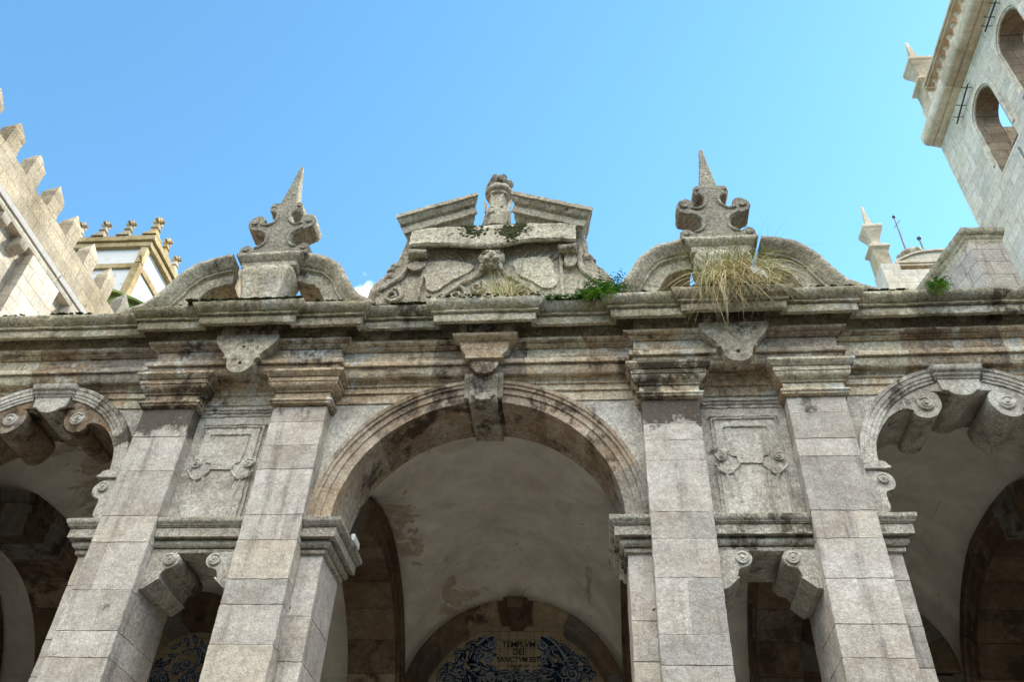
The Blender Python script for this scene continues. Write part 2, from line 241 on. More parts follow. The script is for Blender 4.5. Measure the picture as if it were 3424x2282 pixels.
# ------------------------------------------------------------------ mesh helpers
class MB:
    def __init__(s): s.v = []; s.f = []; s.t = []; s.s = []
    def add(s, vs, fs, tint=0., stain=0.):
        o = len(s.v); s.v += [tuple(p) for p in vs]; s.f += [[o+i for i in f] for f in fs]; s.t += [tint]*len(vs)
        s.s += list(stain) if isinstance(stain, (list, tuple)) else [stain]*len(vs)
    def box(s, x0, x1, y0, y1, z0, z1, tint=None, st0=0., st1=None):
        if tint is None: tint = RND.uniform(-.5, .5)
        if st1 is None: st1 = st0
        vs = [(x, y, z) for z in (z0, z1) for y in (y0, y1) for x in (x0, x1)]
        s.add(vs, [(0, 2, 3, 1), (4, 5, 7, 6), (0, 1, 5, 4), (2, 6, 7, 3), (0, 4, 6, 2), (1, 3, 7, 5)], tint, [st0]*4+[st1]*4)
    def loft(s, rings, tint=0., caps=True, closed=True, stain=0., wrap=False):
        n = len(rings[0]); vs = [p for r in rings for p in r]; fs = []; R = len(rings)
        for i in range(R if wrap else R-1):
            k = (i+1) % R
            for j in range(n if closed else n-1):
                j2 = (j+1) % n; fs.append((i*n+j, i*n+j2, k*n+j2, k*n+j))
        if caps and not wrap: fs.append(tuple(range(n))[::-1]); fs.append(tuple((R-1)*n+j for j in range(n)))
        s.add(vs, fs, tint, stain)
    def prism(s, poly, y0, y1, tint=0., stain=0.):       # outline in XZ, extruded along Y
        s.loft([[(x, y0, z) for x, z in poly], [(x, y1, z) for x, z in poly]], tint, stain=stain)
    def prismX(s, poly, x0, x1, tint=0., stain=0.):      # outline in YZ
        s.loft([[(x0, y, z) for y, z in poly], [(x1, y, z) for y, z in poly]], tint, stain=stain)
    def prismZ(s, poly, z0, z1, tint=0., stain=0.):
        s.loft([[(x, y, z0) for x, y in poly], [(x, y, z1) for x, y in poly]], tint, stain=stain)
    def cyl(s, c, axis, r, h, n=20, tint=0., r2=None):
        a = Vector(axis).normalized(); u = a.orthogonal().normalized(); v = a.cross(u); c = Vector(c); r2 = r if r2 is None else r2
        s.loft([[c + (cos(2*pi*k/n)*u+sin(2*pi*k/n)*v)*q + a*d for k in range(n)] for q, d in ((r, 0), (r2, h))], tint)
    def tube(s, pts, rad, n=6, tint=0.):
        pts = [Vector(p) for p in pts]; rings = []
        for i, p in enumerate(pts):
            d = (pts[min(i+1, len(pts)-1)]-pts[max(i-1, 0)]).normalized(); u = d.orthogonal().normalized()
            if abs(d.y) < .9: u = (Vector((0, 1, 0)) - d*d.y).normalized()
            v = d.cross(u); r = rad[i] if isinstance(rad, (list, tuple)) else rad
            rings.append([p+(cos(2*pi*k/n)*u+sin(2*pi*k/n)*v)*r for k in range(n)])
        s.loft(rings, tint)
    def lathe(s, prof, c, n=24, tint=0.):
        s.loft([[(c[0]+r*cos(2*pi*k/n), c[1]+r*sin(2*pi*k/n), c[2]+z) for k in range(n)] for r, z in prof], tint)
    def blob(s, c, r, tint=0., sq=(1, 1, 1), n=8, amp=.25):
        c = Vector(c); rings = []; sd = Vector((RND.uniform(0, 50), RND.uniform(0, 50), 0))
        for i in range(1, n):
            th = pi*i/n; rg = []
            for k in range(2*n):
                ph = pi*k/n; d = Vector((sin(th)*cos(ph), sin(th)*sin(ph), cos(th)))
                q = r*(1+amp*noise.noise(d*1.7+sd)); rg.append(c+Vector((d.x*sq[0], d.y*sq[1], d.z*sq[2]))*q)
            rings.append(rg)
        s.loft(rings, tint)
    def build(s, name, mat, parent=None, bevel=0., rough=0., amp=.004, freq=9., smooth=40):
        bm = bmesh.new(); lt = bm.verts.layers.float.new('tint'); ls = bm.verts.layers.float.new('stain')
        bv = [bm.verts.new(p) for p in s.v]
        for q, a, b in zip(bv, s.t, s.s): q[lt] = a; q[ls] = b
        for f in s.f:
            try: bm.faces.new([bv[i] for i in f])
            except ValueError: pass
        bmesh.ops.recalc_face_normals(bm, faces=bm.faces)
        if bevel:
            ed = [e for e in bm.edges if len(e.link_faces) == 2 and e.calc_face_angle(0) > radians(35)]
            bmesh.ops.bevel(bm, geom=ed, offset=bevel, segments=1, affect='EDGES', clamp_overlap=True, profile=.5)
        if rough:
            for ax in range(3):
                cs = [q.co[ax] for q in bm.verts]; lo, hi = min(cs), max(cs); k = int((hi-lo)/rough)
                nrm = Vector((0, 0, 0)); nrm[ax] = 1
                for i in range(1, k+1):
                    p = Vector((0, 0, 0)); p[ax] = lo+(hi-lo)*i/(k+1)
                    bmesh.ops.bisect_plane(bm, geom=bm.verts[:]+bm.edges[:]+bm.faces[:], plane_co=p, plane_no=nrm, dist=1e-5)
        if amp:
            for q in bm.verts:
                q.co += noise.noise_vector(q.co*freq)*amp + noise.noise_vector(q.co*freq*3.1)*amp*.5
        if smooth:
            for f in bm.faces: f.smooth = True
            for e in bm.edges:
                if len(e.link_faces) == 2 and e.calc_face_angle(0) > radians(smooth): e.smooth = False
        me = bpy.data.meshes.new(name); bm.to_mesh(me); bm.free(); me.materials.append(mat)
        o = bpy.data.objects.new(name, me); COL.objects.link(o)
        if parent is not None:
            o.parent = parent
            if parent.type == 'EMPTY': o.location = -parent.location
        return o

def tag(o, label=None, cat=None, group=None, kind=None):
    if label: o['label'] = label
    if cat: o['category'] = cat
    if group: o['group'] = group
    if kind: o['kind'] = kind
    return o
def thing(name, label, cat, loc=(0, 0, 0), group=None):
    o = bpy.data.objects.new(name, None); COL.objects.link(o); o.location = loc; o.empty_display_size = .3
    return tag(o, label, cat, group)
def copy_thing(root, loc, label):
    r = root.copy(); COL.objects.link(r); r.location = loc; r['label'] = label
    for ch in list(root.children):
        c = ch.copy(); COL.objects.link(c); c.parent = r
        for g in list(ch.children):
            d = g.copy(); COL.objects.link(d); d.parent = c
    return r

def blocks(total, lo, hi):
    out = [0.]; 
    while out[-1] < total-lo*.6: out.append(out[-1]+RND.uniform(lo, hi))
    out[-1] = total
    return out
def sweep_xy(mb, path, prof, step=.09, bl=(.7, 1.4), tv=.5, stains=None):
    """profile (p outward, z) carried along a plan path, mitred, cut into stone blocks"""
    n = len(path); nor = []
    for i in range(n-1):
        d = Vector((path[i+1][0]-path[i][0], path[i+1][1]-path[i][1])).normalized(); nor.append(Vector((d.y, -d.x)))
    mit = [nor[0]] + [(nor[i-1]+nor[i])/(1+nor[i-1].dot(nor[i])) for i in range(1, n-1)] + [nor[-1]]
    for i in range(n-1):
        P, Q = Vector(path[i]), Vector(path[i+1]); L = (Q-P).length
        A = [Vector((P.x+mit[i].x*p, P.y+mit[i].y*p, z)) for p, z in prof]; B = [Vector((Q.x+mit[i+1].x*p, Q.y+mit[i+1].y*p, z)) for p, z in prof]
        cuts = blocks(L, *bl) if L > bl[1] else [0., L]
        for a, b in zip(cuts[:-1], cuts[1:]):
            k = max(1, int((b-a)/step)); off = Vector((0, RND.uniform(-.003, .003), RND.uniform(-.003, .003))) if len(cuts) > 2 else Vector((0, 0, 0))
            rings = [[A[j].lerp(B[j], (a+(b-a)*q/k)/L)+off for j in range(len(prof))] for q in range(k+1)]
            mb.loft(rings, RND.uniform(-tv, tv), stain=RND.choice([0, 0, .1, .25]) if stains is None else stains)
def arc_ring(mb, cx, cz, th0, th1, prof, nb, seg=6, tv=.5, gap=.0015):
    """profile (r, y) turned about a Y axis; nb voussoirs from angle th0 to th1"""
    for b in range(nb):
        a0 = th0+(th1-th0)*b/nb+gap; a1 = th0+(th1-th0)*(b+1)/nb-gap; o = RND.uniform(-.003, .003)
        mb.loft([[(cx+(r+o)*cos(a), y+o, cz+(r+o)*sin(a)) for r, y in prof] for a in [a0+(a1-a0)*k/seg for k in range(seg+1)]], RND.uniform(-tv, tv), stain=RND.choice([0, 0, .15, .3]))
def crm(pts, k=4, closed=True):
    """Catmull-Rom through the points"""
    n = len(pts); out = []
    rng = range(n) if closed else range(n-1)
    for i in rng:
        p = [pts[(i+d) % n] if closed else pts[min(max(i+d, 0), n-1)] for d in (-1, 0, 1, 2)]
        for q in range(k):
            t = q/k
            out.append(tuple(.5*((2*p[1][c])+(-p[0][c]+p[2][c])*t+(2*p[0][c]-5*p[1][c]+4*p[2][c]-p[3][c])*t*t+(-p[0][c]+3*p[1][c]-3*p[2][c]+p[3][c])*t**3) for c in range(2)))
    if not closed: out.append(tuple(pts[-1]))
    return out
def sweep_xz(mb, pts, prof, side=1, ext=None, nb=1, tv=.3):
    """profile (n, y[, p]) carried along an XZ curve; n is measured along the normal on the given side"""
    P = [Vector(p) for p in pts]; N = []
    for i in range(len(P)):
        d = (P[min(i+1, len(P)-1)]-P[max(i-1, 0)]).normalized(); N.append(Vector((d.y, -d.x))*side)
    m = len(P)-1
    for b in range(nb):
        i0, i1 = m*b//nb, m*(b+1)//nb
        rings = [[(P[i].x+N[i].x*q[0], q[1], P[i].y+N[i].y*q[0]) for q in prof] for i in range(i0, i1+1)]
        mb.loft(rings, RND.uniform(-tv, tv))
def spiral(cx, cz, r, y, turns=1.6, sg=1, a0=0., n=26, end=.18):
    return [(cx+sg*r*(1-(1-end)*k/n)*cos(a0+2*pi*turns*k/n), y, cz+r*(1-(1-end)*k/n)*sin(a0+2*pi*turns*k/n)) for k in range(n+1)]
def eye(mb, cx, cz, r, y, sg=1, tint=0.):
    """carved scroll eye standing proud of a face at y"""
    mb.cyl((cx, y+.01, cz), (0, -1, 0), r, .035, 22, tint, r*.93)
    mb.tube(spiral(cx, cz, r*.80, y-.024, 1.5, sg, .6), [.16*r*(1-.5*k/26) for k in range(27)], 6, tint)
    mb.cyl((cx, y-.02, cz), (0, -1, 0), r*.22, .022, 12, tint)
def mir(poly): return [(-x, z) for x, z in poly][::-1]

# ------------------------------------------------------------------ ground
mb = MB(); mb.add([(-150, -150, 0), (150, -150, 0), (150, 150, 0), (-150, 150, 0)], [(0, 1, 2, 3)])
tag(mb.build('plaza', M_ground, None, amp=0, smooth=0), kind='structure')
mb = MB(); R0 = [(46, 0), (54, 14), (64, 27), (85, 38), (120, 44), (149, 30), (149, -.2), (46, -.2)]
mb.loft([[(r*sin(a), -r*cos(a), z*.8*(1+.18*noise.noise(Vector((a*4, r*.05, 3))))*max(0., min(1., (1.75-abs(a))/.35))) for r, z in R0] for a in [-1.75+3.5*k/60 for k in range(61)]], 0)
tag(mb.build('light_block_ridge', plain("light_block_dark", (.055, .06, .04), .95, .4, .3), None, amp=0), kind='structure')  # unseen ridge added behind the camera to cut low horizon light

# ------------------------------------------------------------------ the loggia
LOG = thing('stone_loggia', 'grey granite baroque arcade with paired pilasters, deep arches and a moulded cornice', 'arcade', (0, .5, 0))
B, WP, G = 1.80, .631, .950
PC = 2.906                                     # centre of a pilaster pair
PAIRS = [-10.64+PC, -PC, PC, 10.64-PC]
pil_x = []
for c in PAIRS: pil_x += [(c-1.106, c-.475), (c+.475, c+1.106)]
joints = {2: [4.54, 4.80, 5.22, 5.746, 6.058, 6.615, 7.075], 3: [4.30, 4.672, 5.07, 5.334, 5.763, 6.058, 6.62, 6.93, 7.252],
          4: [4.51, 4.79, 5.346, 5.756, 6.058, 6.67, 6.926, 7.14], 5: [4.588, 4.896, 5.335, 5.752, 6.058, 6.695, 6.92, 7.256]}
cap_prof = [(-.12, 7.44), (.0, 7.485), (.030, 7.487), (.042, 7.495), (.044, 7.512), (.052, 7.518), (.060, 7.532), (.054, 7.552), (.016, 7.556), (.016, 7.650), (.002, 7.652), (.002, 7.662), (.034, 7.663), (.036, 7.682), (.05, 7.69), (.082, 7.712), (.097, 7.745), (.098, 7.763), (.082, 7.764), (.082, 7.772),
            (.106, 7.773), (.106, 7.825), (.095, 7.826), (.095, 7.834), (.118, 7.835), (.122, 7.842), (.14, 7.855), (.150, 7.875), (.16, 7.885), (.16, 7.918), (-.12, 7.918)]
for i, (xa, xb) in enumerate(pil_x):
    js = joints.get(i, [4.5, 5.0, 5.5, 6.058, 6.5, 7.0])
    zs = [0, .9, 1.6, 2.3, 2.9, 3.5, 4.02]+js+[7.47]
    m = MB()
    m.box(xa+.0045, xb-.0045, .0055, .85, 0, 7.46, .1)
    for k, (z0, z1) in enumerate(zip(zs[:-1], zs[1:])):
        top = k == len(zs)-2
        st = (0., 0.)
        if i == 2 and top: st = (.28, .85)
        elif i == 4 and top: st = (.30, .95)
        elif i == 4 and k == len(zs)-3: st = (.0, .30)
        elif top: st = (.1, .25)
        sp = [xa, xb]
        if i in (3, 4, 5) and abs(z1-6.058) < .01: sp = {3: [xa, xa+.385, xa+.45, xb], 4: [xa, xa+.335, xb], 5: [xa, xa+.31, xa+.40, xb]}[i]
        if i == 4 and abs(z1-5.346) < .01: sp = [xa, xa+.30, xb]
        if i == 5 and abs(z1-4.896) < .01: sp = [xa, xa+.40, xb]
        if i == 2 and abs(z1-5.746) < .01: sp = [xa, xa+.19, xb]
        if i == 2 and abs(z1-5.22) < .01: sp = [xa, xa+.36, xb]
        for q0, q1 in zip(sp[:-1], sp[1:]):
            o = RND.uniform(-.002, .003)
            m.box(q0, q1, o, .86, z0+.0015, z1-.0015, RND.uniform(-.5, .5) if not top else RND.uniform(-.3, .1), *st)
    sh = m.build('pilaster', M_shaft, LOG, bevel=.005, rough=.07, amp=.007, freq=16)
    m = MB(); bl = (.31, .34) if i == 2 else (2, 3)
    sweep_xy(m, [(xa, .19), (xa, 0), (xb, 0), (xb, .19)], cap_prof, .06, bl, .35, stains={2: .3, 3: .12, 4: .30}.get(i, .05))
    m.build('capital', M_warm, sh, amp=.003, freq=14)

# piers beside the pilasters, carrying the arches
def pier(x0, x1, top):
    m = MB(); z = 0.
    while z < top-.2:
        z1 = min(top, z+RND.uniform(.36, .62)); z1 = top if top-z1 < .2 else z1
        m.box(x0, x1, .20+RND.uniform(-.002, .002), .86+RND.uniform(-.003, .003), z+.0015, z1-.0015); z = z1
    return m.build('pier', M_shaft, LOG, bevel=.0045, rough=.10, amp=.005, freq=12)
for s in (-1, 1):
    for a, b in ((1.565, 1.802), (4.009, 4.22), (6.42, 6.632)): pier(min(s*a, s*b), max(s*a, s*b), 5.72)

# imposts
imp_prof = [(-.1, 5.66), (0., 5.69), (.03, 5.70), (.036, 5.735), (.008, 5.737), (.008, 5.75), (.05, 5.752), (.074, 5.775), (.078, 5.805), (.066, 5.826), (.04, 5.828), (.04, 5.842), (.128, 5.843), (.128, 5.942), (.112, 5.943), (.112, 5.950), (.136, 5.951), (.140, 5.962), (.152, 5.967), (.158, 5.985), (.172, 5.995), (.178, 6.015), (.178, 6.045), (.16, 6.057), (-.1, 6.057)]
M_imp = stone("granite_impost", (0.383, 0.333, 0.276), (0.468, 0.426, 0.369), (0.553, 0.520, 0.473), crust=0.34, lichen=.45, moss=.55, mossc=(.17, .20, .05), speck=.9, bump=.7, streak=0.3, pit=0.7, val=1.06)
for s in (-1, 1):
    for a, b in ((1.802, 1.565), (4.009, 4.22), (6.632, 6.42)):
        pth = [(s*a, .20), (s*b, .20), (s*b, .86), (s*a, .86)]
        if (s*(b-a)) < 0: pth = pth[::-1]
        m = MB(); sweep_xy(m, pth, imp_prof, .06, (3, 4), .3); m.build('impost', M_imp, LOG, amp=.003, freq=14)
for c in PAIRS:
    m = MB(); sweep_xy(m, [(c-.473, .175), (c+.473, .175)], [(p if p < 0 else p*.86, z) for p, z in imp_prof], .06, (3, 4), .3, stains=.25 if c == PC else .05)
    m.build('impost', M_imp, LOG, amp=.003, freq=14)

# spandrel walls: centre bay
def arc_pts(cx, cz, r, a0, a1, n): return [(cx+r*cos(a0+(a1-a0)*k/n), cz+r*sin(a0+(a1-a0)*k/n)) for k in range(n+1)]
m = MB(); m.prism([(-1.81, 6.062)]+arc_pts(0, 6.06, 1.70, pi, 0, 40)+[(1.81, 6.062), (1.81, 8.40), (-1.81, 8.40)], .20, .87, .1)
WALL = m.build('front_wall', M_gran, LOG, rough=.2, amp=.003)
ring_prof = [(1.562, .875), (1.562, .175), (1.665, .165), (1.672, .148), (1.74, .143), (1.748, .122), (1.782, .118), (1.79, .105), (1.832, .100), (1.838, .21), (1.838, .875)]
m = MB(); arc_ring(m, 0, 6.06, pi-.003, pi/2+.10, ring_prof, 4, 9, .55); arc_ring(m, 0, 6.06, pi/2-.10, .003, ring_prof, 4, 9, .55)
ARCH = m.build('arch', M_soff, LOG, bevel=0, amp=.003)
m = MB()
m.prism([(-.21, 7.60), (.21, 7.60), (.235, 7.93), (-.235, 7.93)], .115, .87, -.3, .15)
m.prismX([(.115, 7.93), (.02, 7.93), (-.005, 7.90), (-.01, 7.85), (.01, 7.79), (.05, 7.74), (.068, 7.66), (.07, 7.60), (.10, 7.545), (.88, 7.545), (.88, 7.70), (.115, 7.70)], -.167, .167, .1, 0)
for s in (-1, 1):
    m.prismX([(.115, 7.935), (.03, 7.935), (-.0, 7.90), (.005, 7.84), (.04, 7.77), (.075, 7.70), (.075, 7.60), (.115, 7.585)], s*.165, s*.225, -.1)
m.prism([(-.14, 7.62), (-.10, 7.60), (-.09, 7.565), (0, 7.55), (.09, 7.565), (.10, 7.60), (.14, 7.62), (.14, 7.66), (-.14, 7.66)], .045, .12, .1)
m.build('keystone', M_key, ARCH, bevel=.008, rough=.1, amp=.005)
# fasciae that continue the capitals across the wall
fas = [(-.05, 7.625), (.016, 7.63), (.018, 7.755), (.040, 7.762), (.042, 7.84), (.062, 7.846), (.064, 7.885), (.080, 7.895), (.085, 7.93), (-.05, 7.93)]
for a, b, y in [(-1.8, 1.8, .20)]+[(c-.475, c+.475, .175) for c in PAIRS]+[(-6.63, -4.01, .20), (4.01, 6.63, .20)]:
    m = MB(); sweep_xy(m, [(a, y), (b, y)], fas, .08, (.5, .9), .4, stains=.05); m.build('architrave', M_warm, WALL, amp=.003, freq=13)

# gap panels between the pilasters of a pair
for c in PAIRS:
    m = MB(); m.box(c-.474, c+.474, .175, .85, 5.70, 8.40, .0)
    PAN = m.build('wall_panel', M_gran, LOG, rough=.15, amp=.003)
    m = MB()
    sweep_xy(m, [(c-.47, .175), (c+.47, .175)], [(-.03, 7.462), (.012, 7.465), (.016, 7.50), (.032, 7.505), (.036, 7.53), (.052, 7.535), (.056, 7.565), (-.03, 7.568)], .07, (3, 4), .1, stains=.1)
    m.box(c-.36, c+.36, .150, .19, 6.06, 7.325, .05); m.box(c-.325, c+.325, .127, .175, 6.06, 7.275, .0)
    for hw_, zz_, y_ in ((.372, 7.318, .150), (.335, 7.270, .127), (.236, 7.156, .112)):
        sweep_xy(m, [(c-hw_+.012, y_+.02), (c-hw_+.012, y_), (c+hw_-.012, y_), (c+hw_-.012, y_+.02)], [(-.02, zz_-.004), (.006, zz_-.002), (.015, zz_+.008), (.015, zz_+.02), (-.02, zz_+.022)], .06, (3, 4), .1, stains=0)
    pl = [(-.225, 7.16), (.225, 7.16), (.225, 6.92), (.20, 6.80), (.14, 6.78), (.125, 6.70), (-.125, 6.70), (-.14, 6.78), (-.20, 6.80), (-.225, 6.92)]
    m.prism([(c+x, z) for x, z in pl], .112, .16, -.05)
    for s in (-1, 1):
        eye(m, c+s*.30, 6.785, .062, .130, s); m.tube([(c+s*(.12+.26*k/12), .120, 6.69-.12*sin(pi*k/12)) for k in range(13)], .015, 6)
        for q, (xa_, xb_, zt) in enumerate(((.27, .23, 6.64), (.17, .15, 6.60))): m.tube([(c+s*(xa_+(xb_-xa_)*k/10), .132, zt-.36*k/10) for k in range(11)], [.030-.0022*k for k in range(11)], 6)
    m.build('carved_relief', M_gran, PAN, rough=.05, amp=.010, freq=15)

# consoles under the lintels of the gaps
con = [(0, 5.692), (.235, 5.692), (.295, 5.672), (.328, 5.625), (.325, 5.57), (.285, 5.525), (.235, 5.51), (.195, 5.49), (.175, 5.45), (.165, 5.405), (.165, 5.392), (.145, 5.388), (.14, 5.37), (.105, 5.345), (.07, 5.315), (.055, 5.29), (0, 5.285)]
for c in PAIRS:
    for s in (-1, 1):
        m = MB(); q = [(c+s*(.474-d), z) for d, z in con]
        m.prism(crm(q[1:9], 3, False)+q[9:]+q[:1], .115, .80, -.1, .05); eye(m, c+s*(.474-.235), 5.605, .068, .115, s)
        m.prism([(c+s*(.474-d), z) for d, z in ((.175, 5.405), (.185, 5.395), (.06, 5.285), (.05, 5.295))], .095, .82, .1)
        m.build('console', M_gran, LOG, bevel=.006, amp=.004, freq=12)

# side bays
inner = [(-1.10, 6.70), (-1.08, 6.90), (-1.01, 7.07), (-.91, 7.225), (-.81, 7.325), (-.70, 7.385), (-.62, 7.40), (-.568, 7.38), (-.565, 7.32), (-.50, 7.278), (-.415, 7.272), (-.325, 7.32), (-.262, 7.43), (-.255, 7.53), (-.285, 7.60), (-.34, 7.628), (-.225, 7.632), (-.20, 7.615), (-.15, 7.608), (-.11, 7.575), (-.06, 7.552), (0, 7.545)]
ip = crm(inner[:7], 3, False)+crm(inner[7:16], 3, False)+inner[16:]
full = ip+[(-x, z) for x, z in ip[:-1]][::-1]
sring = [(1.10, .16), (1.10, .135), (1.135, .132), (1.14, .122), (1.175, .12), (1.18, .110), (1.225, .108), (1.232, .098), (1.275, .095), (1.282, .21), (1.12, .21)]
for cx in (-5.32, 5.32):
    m = MB(); m.prism([(cx+x, z) for x, z in full]+[(cx+x, z) for x, z in arc_pts(0, 6.67, 1.26, 0.03, pi-.03, 36)], .15, .86, -.2)
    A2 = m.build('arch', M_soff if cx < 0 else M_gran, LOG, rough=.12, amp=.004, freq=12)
    m = MB(); m.prism([(cx-1.315, 6.60)]+[(cx+x, z) for x, z in arc_pts(0, 6.67, 1.22, pi, 0, 36)]+[(cx+1.315, 6.60), (cx+1.315, 8.40), (cx-1.315, 8.40)], .20, .85, .1)
    m.build('spandrel', M_gran, A2, rough=.2, amp=.003)
    for a0, a1 in ((pi, pi/2+.23), (pi/2-.23, 0)):
        m = MB(); arc_ring(m, cx, 6.67, a0, a1, sring, 4, 6, .3, 0.); m.build('archivolt', M_gran, A2, amp=.003)
    for s in (-1, 1):
        m = MB(); eye(m, cx+s*.425, 7.455, .092, .15, s); m.build('volute', M_gran, A2, bevel=.004, amp=.003)
        ex = cx+s*1.31
        def T(d): return ex-s*d
        m = MB(); ps = crm([(.0, 6.10), (.19, 6.13), (.195, 6.29), (.205, 6.345), (.245, 6.365), (.295, 6.39), (.318, 6.46), (.295, 6.535), (.23, 6.585), (.12, 6.60), (0, 6.60)], 3)
        m.prism([(T(d), z) for d, z in ps], .135, .84, .1); eye(m, T(.205), 6.50, .062, .135, s); m.build('scroll_block', M_gran, A2, bevel=.004, amp=.004)
        m = MB(); m.prism([(T(d), z) for d, z in ((-.005, 6.605), (.31, 6.612), (.315, 6.64), (.285, 6.655), (.265, 6.69), (.215, 6.71), (-.005, 6.71))], .105, .858, .0); m.build('springer', M_gran, A2, bevel=.005, rough=.1, amp=.004)
    m = MB()
    sweep_xy(m, [(cx-.245, .15), (cx-.225, .115), (cx+.225, .115), (cx+.245, .15)], [(-.02, 7.765), (.01, 7.77), (.015, 7.80), (.035, 7.81), (.04, 7.845), (.065, 7.855), (.075, 7.89), (.08, 7.925), (-.02, 7.925)], .06, (3, 4), .2)
    m.prism([(cx-.225, 7.77), (cx-.205, 7.625), (cx-.15, 7.612), (cx-.11, 7.572), (cx-.06, 7.550), (cx, 7.542), (cx+.06, 7.550), (cx+.11, 7.572), (cx+.15, 7.612), (cx+.205, 7.625), (cx+.225, 7.77)], .118, .70, .1)
    m.build('keystone', M_gran, A2, bevel=.005, rough=.1, amp=.004)

# entablature: one moulded course following the pilaster pairs
def stepped(base, ymain, ypair, ext=9.3):
    p = [(-ext, ymain)]
    for c in PAIRS:
        p += [(c-base, ymain), (c-base, ypair), (c+base, ypair), (c+base, ymain)]
    return p+[(ext, ymain)]
ent = [(-.28, 7.925), (-.01, 7.925), (.0, 7.935), (.015, 7.985), (.03, 8.033), (.005, 8.034), (.005, 8.046), (.060, 8.048), (.068, 8.085), (.058, 8.110), (.01, 8.111), (-.02, 8.113), (-.02, 8.124), (.0, 8.126), (.0, 8.293), (-.018, 8.294), (-.018, 8.305), (.022, 8.306), (.03, 8.318), (.05, 8.320), (.058, 8.338), (.04, 8.339), (.04, 8.346), (.088, 8.348), (.112, 8.365), (.118, 8.385), (.02, 8.407), (.0, 8.42), (-.015, 8.52), (-.28, 8.52)]
m = MB(); sweep_xy(m, stepped(1.155, .05, -.05), ent, .07, (.55, 1.15), .5)
ENT = m.build('entablature', M_warm, LOG, amp=.0045, freq=11)
# cornice with three projecting steps
cor = [(-.30, 8.44), (-.02, 8.44), (-.02, 8.665), (.175, 8.665), (.195, 8.484), (.245, 8.482), (.25, 8.49), (.255, 8.588), (.235, 8.589), (.235, 8.599), (.284, 8.600), (.292, 8.612), (.286, 8.626), (.262, 8.628), (.262, 8.638), (.286, 8.65), (.315, 8.672), (.342, 8.705), (.356, 8.745), (.352, 8.765), (.32, 8.782), (-.30, 8.83)]
pth = [(-9.35, .05)]
for c in PAIRS[:2]+[0]+PAIRS[2:]:
    if c == 0: pth += [(-.36, .05), (-.36, -.045), (.36, -.045), (.36, .05)]
    else: pth += [(c-1.155, .05), (c-1.155, -.05), (c-.345, -.05), (c-.345, -.12), (c+.345, -.12), (c+.345, -.05), (c+1.155, -.05), (c+1.155, .05)]
pth += [(9.35, .05)]
m = MB(); sweep_xy(m, pth, cor, .055, (.7, 1.3), .5)
m.build('cornice', M_corn, LOG, amp=.0065, freq=9)

# hanging shields under the cornice
sh_half = [(.0, 7.84), (.06, 7.848), (.115, 7.88), (.15, 7.925), (.162, 7.985), (.168, 8.03), (.178, 8.035), (.18, 8.065), (.225, 8.065), (.228, 8.085), (.212, 8.10), (.255, 8.165), (.315, 8.23), (.365, 8.31), (.392, 8.375), (.392, 8.425)]
def ring_hole(poly, holes, y0, y1, mb, tint):
    from mathutils.geometry import tessellate_polygon
    loops = [poly]+holes; flat = [p for l in loops for p in l]
    tris = tessellate_polygon([[Vector((x, z, 0)) for x, z in l] for l in loops])
    n = len(flat); vs = [(x, y0, z) for x, z in flat]+[(x, y1, z) for x, z in flat]; fs = [tuple(t) for t in tris]
    o = 0
    for li, l in enumerate(loops):
        k = len(l)
        for j in range(k): a, b = o+j, o+(j+1) % k; fs.append((a, b, n+b, n+a))
        if li: fs.append(tuple(n+o+j for j in range(k)))
        o += k
    k = len(poly); fs.append(tuple(n+j for j in range(k)))
    mb.add(vs, fs, tint, .12)
for c in PAIRS:
    poly = [(c-x, z) for x, z in sh_half][::-1][:-1]+[(c+x, z) for x, z in sh_half]
    holes = [[(c+.0+.024*cos(2*pi*k/12), 7.985+.026*sin(2*pi*k/12)) for k in range(12)]]
    if c < 0: holes.append([(c-.01+.02*cos(2*pi*k/12), 8.24+.024*sin(2*pi*k/12)) for k in range(12)])
    m = MB(); ring_hole(poly, holes, -.205, -.03, m, -.05)
    m.box(c-.36, c+.36, -.19, -.03, 8.425, 8.66, -.3, .3)
    m.build('shield_bracket', M_orn, LOG, rough=.09, amp=.0035, freq=14)
m = MB()
sweep_xy(m, [(-.255, .06), (-.255, -.045), (.255, -.045), (.255, .06)], [(-.05, 8.27), (.035, 8.275), (.05, 8.285), (.055, 8.315), (.078, 8.32), (.085, 8.335), (.112, 8.347), (.132, 8.37), (.136, 8.392), (-.05, 8.41)], .07, (3, 4), .2)
m.box(-.25, .25, -.03, .06, 8.40, 8.66, -.4, .35)
bp = [(.285, 8.275), (.295, 8.24), (.275, 8.18), (.24, 8.125), (.218, 8.09), (.228, 8.075), (.225, 8.045), (0, 8.045)]
m.prism(bp+[(-x, z) for x, z in bp[:-1]][::-1], -.115, .08, -.25, .1)
bp = [(.172, 8.06), (.170, 8.0), (.15, 7.93), (.10, 7.878), (.05, 7.852), (0, 7.847)]
m.prism(bp+[(-x, z) for x, z in bp[:-1]][::-1], -.078, .08, -.4, .3)
m.build('hanging_bracket', M_warm, LOG, bevel=.006, rough=.09, amp=.004, freq=13)

